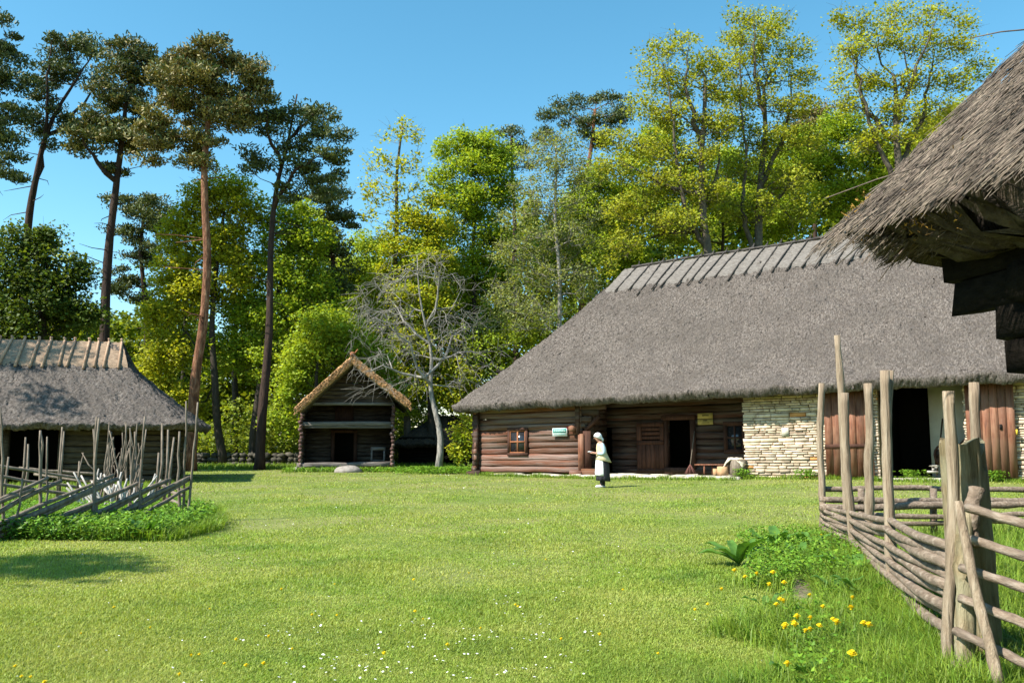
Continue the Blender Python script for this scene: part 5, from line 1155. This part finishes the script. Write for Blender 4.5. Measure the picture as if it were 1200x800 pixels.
# bundle of sticks stacked upright
for k in range(36):
    px = RNG.uniform(116, 178); D_ = RNG.uniform(17.5, 19); b = gnd(px, 1450 / D_ + 515); b = np.array([(px - 600) / 1000 * D_ * 1.0, D_, 0]); short = k % 3
    top = at(px + RNG.normal(0, 9) - (px - 147) * .15, RNG.uniform(488, 515) if short == 0 else RNG.uniform(515, 545), D_ + RNG.uniform(-.3, .3))
    t = np.linspace(0, 1, 7)[:, None]; P = b * (1 - t) + top * t + RNG.normal(0, .014, (7, 3)); mb = MB(); mb.tube(P, np.linspace(.024, .012, 7), 6, jit=.06)
    o = mb.build('stacked_stick', M_stick, None); tag(recentre(o), 'long grey stick stacked upright in the bundle behind the pole fence', 'stick', 'sticks stacked upright behind the pole fence')
for k in range(46):
    px = RNG.uniform(112, 176); D_ = RNG.uniform(16.8, 18); b = np.array([(px - 600) / 1000 * D_, D_, 0]); L = RNG.uniform(.45, .95); a = RNG.normal(0, .5)
    t = np.linspace(0, 1, 5)[:, None]; top = b + np.array([sin(a) * L, RNG.normal(0, .1), cos(a) * L]); mb = MB(); mb.tube(b * (1 - t) + top * t + RNG.normal(0, .014, (5, 3)), np.linspace(.028, .016, 5), 6, jit=.06)
    o = mb.build('bleached_stick', M_stickw, None); tag(recentre(o), 'short bleached stick lying in the pile at the foot of the bundle', 'stick', 'bleached sticks piled behind the pole fence')
for (px0, px1, y0, y1) in ((96, 120, 530, 560), (98, 90, 530, 575), (140, 118, 530, 560)):
    a, b = at(px1, y1, 18.6), at(px0, y0, 18.6); mb = MB(); mb.tube([a, (a + b) / 2 + RNG.normal(0, .03, 3), b], [.02, .016, .008], 6); o = mb.build('leaning_branch', M_stick, None); tag(recentre(o), 'thin dry branch sticking out left of the stick bundle', 'branch', 'dry branches beside the stick bundle')

# ---------------------------------------------------------------- near building, upper right
uA = nrm(np.array([.20, -.98])); uB = nrm(np.array([.98, .20])); Cn = at(996, 262, 5.0); O_N = .95
# frame: s runs along uB, v must be the left normal of u -> use u = -uA so that v = left normal
NF_u = -uA; nv = np.array([-NF_u[1], NF_u[0]])
if np.dot(nv, uB) < 0: nv_sign = -1
else: nv_sign = 1
Ln = Cn[:2] + uA * O_N + uB * O_N
def NF(P):
    P = np.asarray(P, float).reshape(-1, 3); xy = Ln[None] + P[:, :1] * uB + P[:, 1:2] * uA; return np.column_stack([xy, P[:, 2]])
NF.u = uB; NF.v = uA; NF.L = np.array([Ln[0], Ln[1], 0])
nb = thing('thatched_building', 'near dark log building whose ragged thatched corner fills the upper right', 'building', (Ln[0], Ln[1], 0))
ZN = float(Cn[2]) + .02; W_N = 6.4; S_N = 9.0
mb = MB(); slopeN = 1.22; zrn = ZN + (W_N / 2 + O_N) * slopeN
hip_roof(mb, NF, S_N, W_N, O_N, ZN, zrn, W_N / 2 + O_N, 420, 320, 200, thick=.36, tg=.9, gk=.92, p=1.0, jit=.018, rc=.3, under=.42)
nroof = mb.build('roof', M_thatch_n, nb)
# loose reed stalks over the corner that can be seen
mb = MB(); N_ = 17000; hvN = W_N / 2 + O_N
for face in (0, 1):
    n = N_ if face == 0 else N_ // 3
    a = RNG.uniform(0, 1, n) ** 1.0 * 3.2; t = RNG.uniform(-.03, .42, n) ** 1.0 * hvN      # a: along eave from corner, t: inset up the slope
    a = a + t                                                                               # stay on the face (hip line a = t)
    if face == 0: p = np.stack([-O_N + t, -O_N + a, ZN + t * slopeN], 1); dn = np.array([-1, 0, -slopeN])
    else: p = np.stack([-O_N + a, -O_N + t, ZN + t * slopeN], 1); dn = np.array([0, -1, -slopeN])
    dn = dn / np.linalg.norm(dn); tg_ = np.array([0, -1, 0]) if face == 0 else np.array([-1, 0, 0])
    D = dn + tg_ * (.55 + RNG.normal(0, .22, n))[:, None] + RNG.normal(0, .07, (n, 3)); D /= np.linalg.norm(D, axis=1, keepdims=True)
    nn = (np.array([-slopeN, 0, 1]) if face == 0 else np.array([0, -slopeN, 1])); nn = nn / np.linalg.norm(nn)
    L = RNG.uniform(.10, .30, n)[:, None]; p0 = p + nn * RNG.uniform(.0, .035, n)[:, None] - D * L * .5; p1 = p0 + D * L + nn * RNG.uniform(-.02, .03, n)[:, None]
    frusta(mb, NF(p0), NF(p1), RNG.uniform(.0018, .0032, n), np.full(n, .0019), 3)
# stalk ends hanging at the eave lip
for face, n in ((0, 9000), (1, 5000)):
    a = RNG.uniform(-.02, 3.4, n) - 0; z = ZN - RNG.uniform(.0, .24, n); o_ = RNG.uniform(-.03, .04, n) + (ZN - z) * 1.15
    p = np.stack([-O_N + o_, -O_N + a, z], 1) if face == 0 else np.stack([-O_N + a, -O_N + o_, z], 1)
    D = (np.array([-.75, -.25, -.6]) if face == 0 else np.array([-.25, -.75, -.6])) + RNG.normal(0, .22, (n, 3)); D /= np.linalg.norm(D, axis=1, keepdims=True)
    frusta(mb, NF(p - D * .06), NF(p + D * RNG.uniform(.02, .10, n)[:, None]), np.full(n, .0026), np.full(n, .0020), 3)
mb.build('reed_stalks', M_straw, nroof)
for p, D, L in (((-.86, -.35, ZN + .16), (-.9, -.5, -.28), .55), ((-.9, -.75, ZN - .12), (-.55, -.6, -.55), .3), ((-.8, -.62, ZN - .2), (-.7, -.1, -.85), .3), ((-.3, -.2, ZN + .9), (-1, -.5, -.05), .3), ((-.9, -.8, ZN), (-.8, -.5, -.35), .22)):
    D = nrm(np.array(D)); p = np.array(p); mb = MB(); mb.tube(NF([p, p + D * L * .5 + [0, 0, .01], p + D * L]), [.0045, .004, .003], 5); mb.build('stray_stalk', M_straw, nroof)
mb = MB(); 
for c, r_, n in (((-.93, -.86, ZN - .02), .05, 420), ((-.87, -.1, ZN - .05), .06, 300), ((-.9, -.42, ZN - .08), .06, 300)):
    p = np.array(c) + RNG.normal(0, r_, (n, 3)) * [.4, 1, 1.2]; needles(mb, NF(p), .03, .006)
mb.build('moss', mat('orange_brown_moss', [(.2, .11, .02), (.34, .2, .04)], bump=0, island=.4), nroof)
# stacked log ends and walls
mb = MB()
for z, k_, h_ in ((ZN - .15, .82, .09), (ZN - .33, .70, .085), (ZN - .51, .62, .09), (ZN - .70, .31, .09), (ZN - .88, .27, .085)): mb.fbox(NF, -.54, -.36, -k_, 1.5, z - h_, z + h_, .012)
for z in (ZN - .16, ZN - .50): log(mb, NF, (-.6, -.1, z), (.4, -.1, z), .10, squash=.8); log(mb, NF, (-.6, 1.3, z), (.4, 1.3, z), .10, squash=.8)
mb.build('stacked_log_ends', M_logblack, nb)
NF_ = NF
mb = MB(); logwall(mb, NF, 0, W_N, 0, .1, ZN - .1, .22, ext=.12, along='v'); logwall(mb, NF, 0, S_N, 0, .1, ZN - .1, .22, ext=.12); logwall(mb, NF, 0, W_N, S_N, .1, ZN, .22, along='v'); logwall(mb, NF, 0, S_N, W_N, .1, ZN, .22)
mb.build('log_wall', M_logblack, nb)

# ---------------------------------------------------------------- the woman
M_skin = mat('skin', [(.42, .22, .15), (.5, .28, .2)], bump=0, rough=.5)
def skin_mesh(name, pts, edges, rad, m, parent, sub=2):
    org = np.array(parent['org'] if 'org' in parent else parent.parent['org'])
    me = bpy.data.meshes.new(name); me.from_pydata([tuple(float(a) for a in (np.array(p) - org)) for p in pts], edges, []); me.materials.append(m)
    o = bpy.data.objects.new(name, me); COL.objects.link(o); o.parent = parent
    sk = o.modifiers.new('skin', 'SKIN'); sk.use_smooth_shade = True
    for i, v in enumerate(me.skin_vertices[0].data): v.radius = (rad[i] if isinstance(rad[i], tuple) else (rad[i], rad[i])); v.use_root = (i == 0)
    ss = o.modifiers.new('smooth', 'SUBSURF'); ss.levels = sub; ss.render_levels = sub
    return o
WP = gnd(706, 571.5); WP[2] = float(gz(WP[0], WP[1])); WA = radians(188)      # faces left in the picture
fx = np.array([cos(WA), sin(WA), 0]); fy = np.array([-sin(WA), cos(WA), 0])
def W(f, l, z): return WP + fx * f + fy * l + np.array([0, 0, z])
wm = thing('person', 'woman in white headscarf, blue shirt and cream vest looking at her hands', 'person', WP)
pts, ed, rad = [], [], []
def J(p, r, par=None):
    pts.append(W(*p)); rad.append(r); 
    if par is not None: ed.append((par, len(pts) - 1))
    return len(pts) - 1
pel = J((0, 0, .86), (.13, .12)); ab = J((.01, 0, 1.0), (.125, .115), pel); ch = J((.03, 0, 1.18), (.13, .12), ab); ut = J((.05, 0, 1.31), (.10, .09), ch); nk = J((.09, 0, 1.385), .05, ut); hd0 = J((.125, 0, 1.44), .062, nk)
hd = J((.145, 0, 1.50), .088, hd0); cr_ = J((.14, 0, 1.565), .062, hd)
for sd_ in (-1, 1):
    sh = J((.04, sd_ * .155, 1.30), .055, ut); el_ = J((-.03 + .02, sd_ * .205, 1.05), .043, sh); wr = J((.22, sd_ * .10, 1.03), .028, el_); pm = J((.29, sd_ * .065, 1.045), .03, wr)
    for q, (fl_, ll, zz) in enumerate(((.075, -.025, .005), (.085, -.008, 0), (.08, .010, -.004), (.065, .026, -.008))):
        k1 = J((.29 + fl_ * .55, sd_ * (.065 - .0) + ll, 1.05 + zz), .0095, pm); J((.29 + fl_, sd_ * .055 + ll, 1.035 + zz), .0085, k1)
    th1 = J((.30, sd_ * .03, 1.075), .011, pm); J((.335, sd_ * .025, 1.085), .0095, th1)
    hp_ = J((0, sd_ * .085, .80), .085, pel); kn = J((.02 + (.04 if sd_ > 0 else -.02), sd_ * .085, .45), .055, hp_); an = J((.0 + (.05 if sd_ > 0 else -.06), sd_ * .08, .09), .036, kn); J((.12 + (.05 if sd_ > 0 else -.06), sd_ * .09, .035), .032, an)
skin_mesh('body', pts, ed, rad, M_skin, wm)
def lathe(rings, m, name, parent, a0=0, a1=2 * pi, n=40, fold=0, nf=14, thick=.012):
    V = []; closed = abs(a1 - a0 - 2 * pi) < 1e-6; nn = n if closed else n + 1
    for (f, l, z, rf, rl, tiltz) in rings:
        for j in range(nn):
            a = a0 + (a1 - a0) * j / n; w_ = 1 + fold * (1 - z) * sin(nf * a + 2 * sin(a * 3)) ; V.append(W(f + rf * cos(a) * w_, l + rl * sin(a) * w_, z + tiltz * cos(a)))
    i = np.arange(len(rings) * nn).reshape(-1, nn); mb = MB()
    if closed: Q = np.stack([i[:-1], np.roll(i, -1, 1)[:-1], np.roll(i, -1, 1)[1:], i[1:]], -1)
    else: Q = np.stack([i[:-1, :-1], i[:-1, 1:], i[1:, 1:], i[1:, :-1]], -1)
    mb.add(V, Q.reshape(-1, 4)); o = mb.build(name, m, parent, smooth=True); md = o.modifiers.new('thick', 'SOLIDIFY'); md.thickness = thick; md.offset = 1; return o
M_skirt = mat('dark_charcoal_wool', [(.018, .018, .022), (.04, .04, .046)], scale=20, bump=.2); M_apr = mat('white_linen', [(.68, .68, .68), (.8, .8, .8)], scale=10, bump=.2)
M_vest = mat('cream_wool_vest', [(.5, .42, .24), (.66, .57, .36)], scale=20, bump=.3); M_shirt = mat('pale_blue_cotton', [(.34, .46, .54), (.48, .6, .68)], scale=14, bump=.3)
lathe([(.0, 0, 1.0, .14, .15, 0), (-.01, 0, .9, .165, .175, 0), (-.02, 0, .7, .19, .20, 0), (-.02, 0, .5, .20, .215, 0), (-.02, 0, .33, .205, .225, 0), (-.02, 0, .20, .215, .235, .015)], M_skirt, 'skirt', wm, fold=.09)
lathe([(.01, 0, .98, .16, .165, 0), (.0, 0, .8, .195, .2, 0), (-.01, 0, .6, .215, .22, 0), (-.01, 0, .45, .225, .23, 0), (-.01, 0, .36, .225, .235, 0)], M_apr, 'apron', wm, a0=-1.15, a1=1.45, fold=.03)
lathe([(.055, 0, 1.345, .07, .10, 0), (.045, 0, 1.31, .11, .165, 0), (.03, 0, 1.2, .145, .165, 0), (.015, 0, 1.05, .15, .165, 0), (-.01, 0, .92, .19, .195, 0), (-.04, 0, .80, .245, .235, .05)], M_vest, 'vest', wm, fold=.015)
for sd_ in (-1, 1):
    mb = MB(); mb.tube([W(.045, sd_ * .13, 1.325), W(.03, sd_ * .18, 1.26), W(-.01, sd_ * .215, 1.13), W(-.01, sd_ * .21, 1.04), W(.06, sd_ * .17, 1.015), W(.17, sd_ * .12, 1.03)], [.062, .072, .068, .066, .058, .044], 14, jit=.02)
    o = mb.build('sleeve', M_shirt, wm, smooth=True)
    o.modifiers.new('s', 'SUBSURF').levels = 1
    mb = MB(); g_ = .05 if sd_ > 0 else -.06
    mb.ball(W(.07 + g_, sd_ * .085, .04), (.125, .048, .045), 12, 8); mb.build('shoe', mat('white_canvas_shoe', [(.7, .66, .64), (.8, .76, .74)], bump=0), wm, smooth=True)
    MB().tube([W(g_ + .0, sd_ * .08, .05), W(g_, sd_ * .08, .25)], [.042, .052], 10).build('stocking', M_skirt, wm, smooth=True)
mb = MB(); V = []; n1, n2 = 20, 12; c_h = np.array([.13, 0, 1.525])
for i in range(n2 + 1):
    th = pi * .64 * i / n2
    for j in range(n1):
        a = 2 * pi * j / n1; tl_ = .45; f_, l_, z_ = .112 * sin(th) * cos(a), .098 * sin(th) * sin(a), .112 * cos(th); back = 1 + .15 * max(0, -cos(a)) * sin(th)
        f2 = f_ * back * cos(tl_) - z_ * sin(tl_); z2 = f_ * back * sin(tl_) * .9 + z_ * cos(tl_); V.append(W(c_h[0] + f2, l_, c_h[2] + z2 + .012))
i = np.arange((n2 + 1) * n1).reshape(-1, n1); mb.add(V, np.stack([i[:-1], np.roll(i, -1, 1)[:-1], np.roll(i, -1, 1)[1:], i[1:]], -1).reshape(-1, 4))
sc2 = mb.build('headscarf', M_apr, wm, smooth=True); sc2.modifiers.new('t', 'SOLIDIFY').thickness = .01
mb = MB(); mb.tube([W(.03, 0, 1.50), W(-.02, 0, 1.44), W(-.035, 0, 1.38)], [.05, .04, .012], 8, jit=.05); mb.build('knot', M_apr, sc2, smooth=True)
mb = MB(); mb.ball(W(.236, 0, 1.485), (.016, .012, .018), 8, 6); mb.build('nose', M_skin, wm, smooth=True)
for sd_ in (-1, 1): MB().ball(W(.216, sd_ * .032, 1.505), (.010, .010, .007), 8, 5).build('eye', M_ink, wm); MB().ball(W(.14, sd_ * .088, 1.49), (.018, .008, .026), 8, 5).build('ear', M_skin, wm)
MB().ball(W(.212, 0, 1.45), (.008, .022, .005), 8, 4).build('mouth', mat('lips', [(.35, .1, .08), (.4, .12, .1)], bump=0), wm)
mb = MB(); c = W(.37, 0, 1.075); mb.box(c, (.13, .11, .012), WA + .1); mb.box(c + [0, 0, .014], (.12, .1, .01), WA - .15)
tag(recentre(mb.build('folded_paper', M_apr)), 'small white folded paper in the hands of the woman', 'paper')
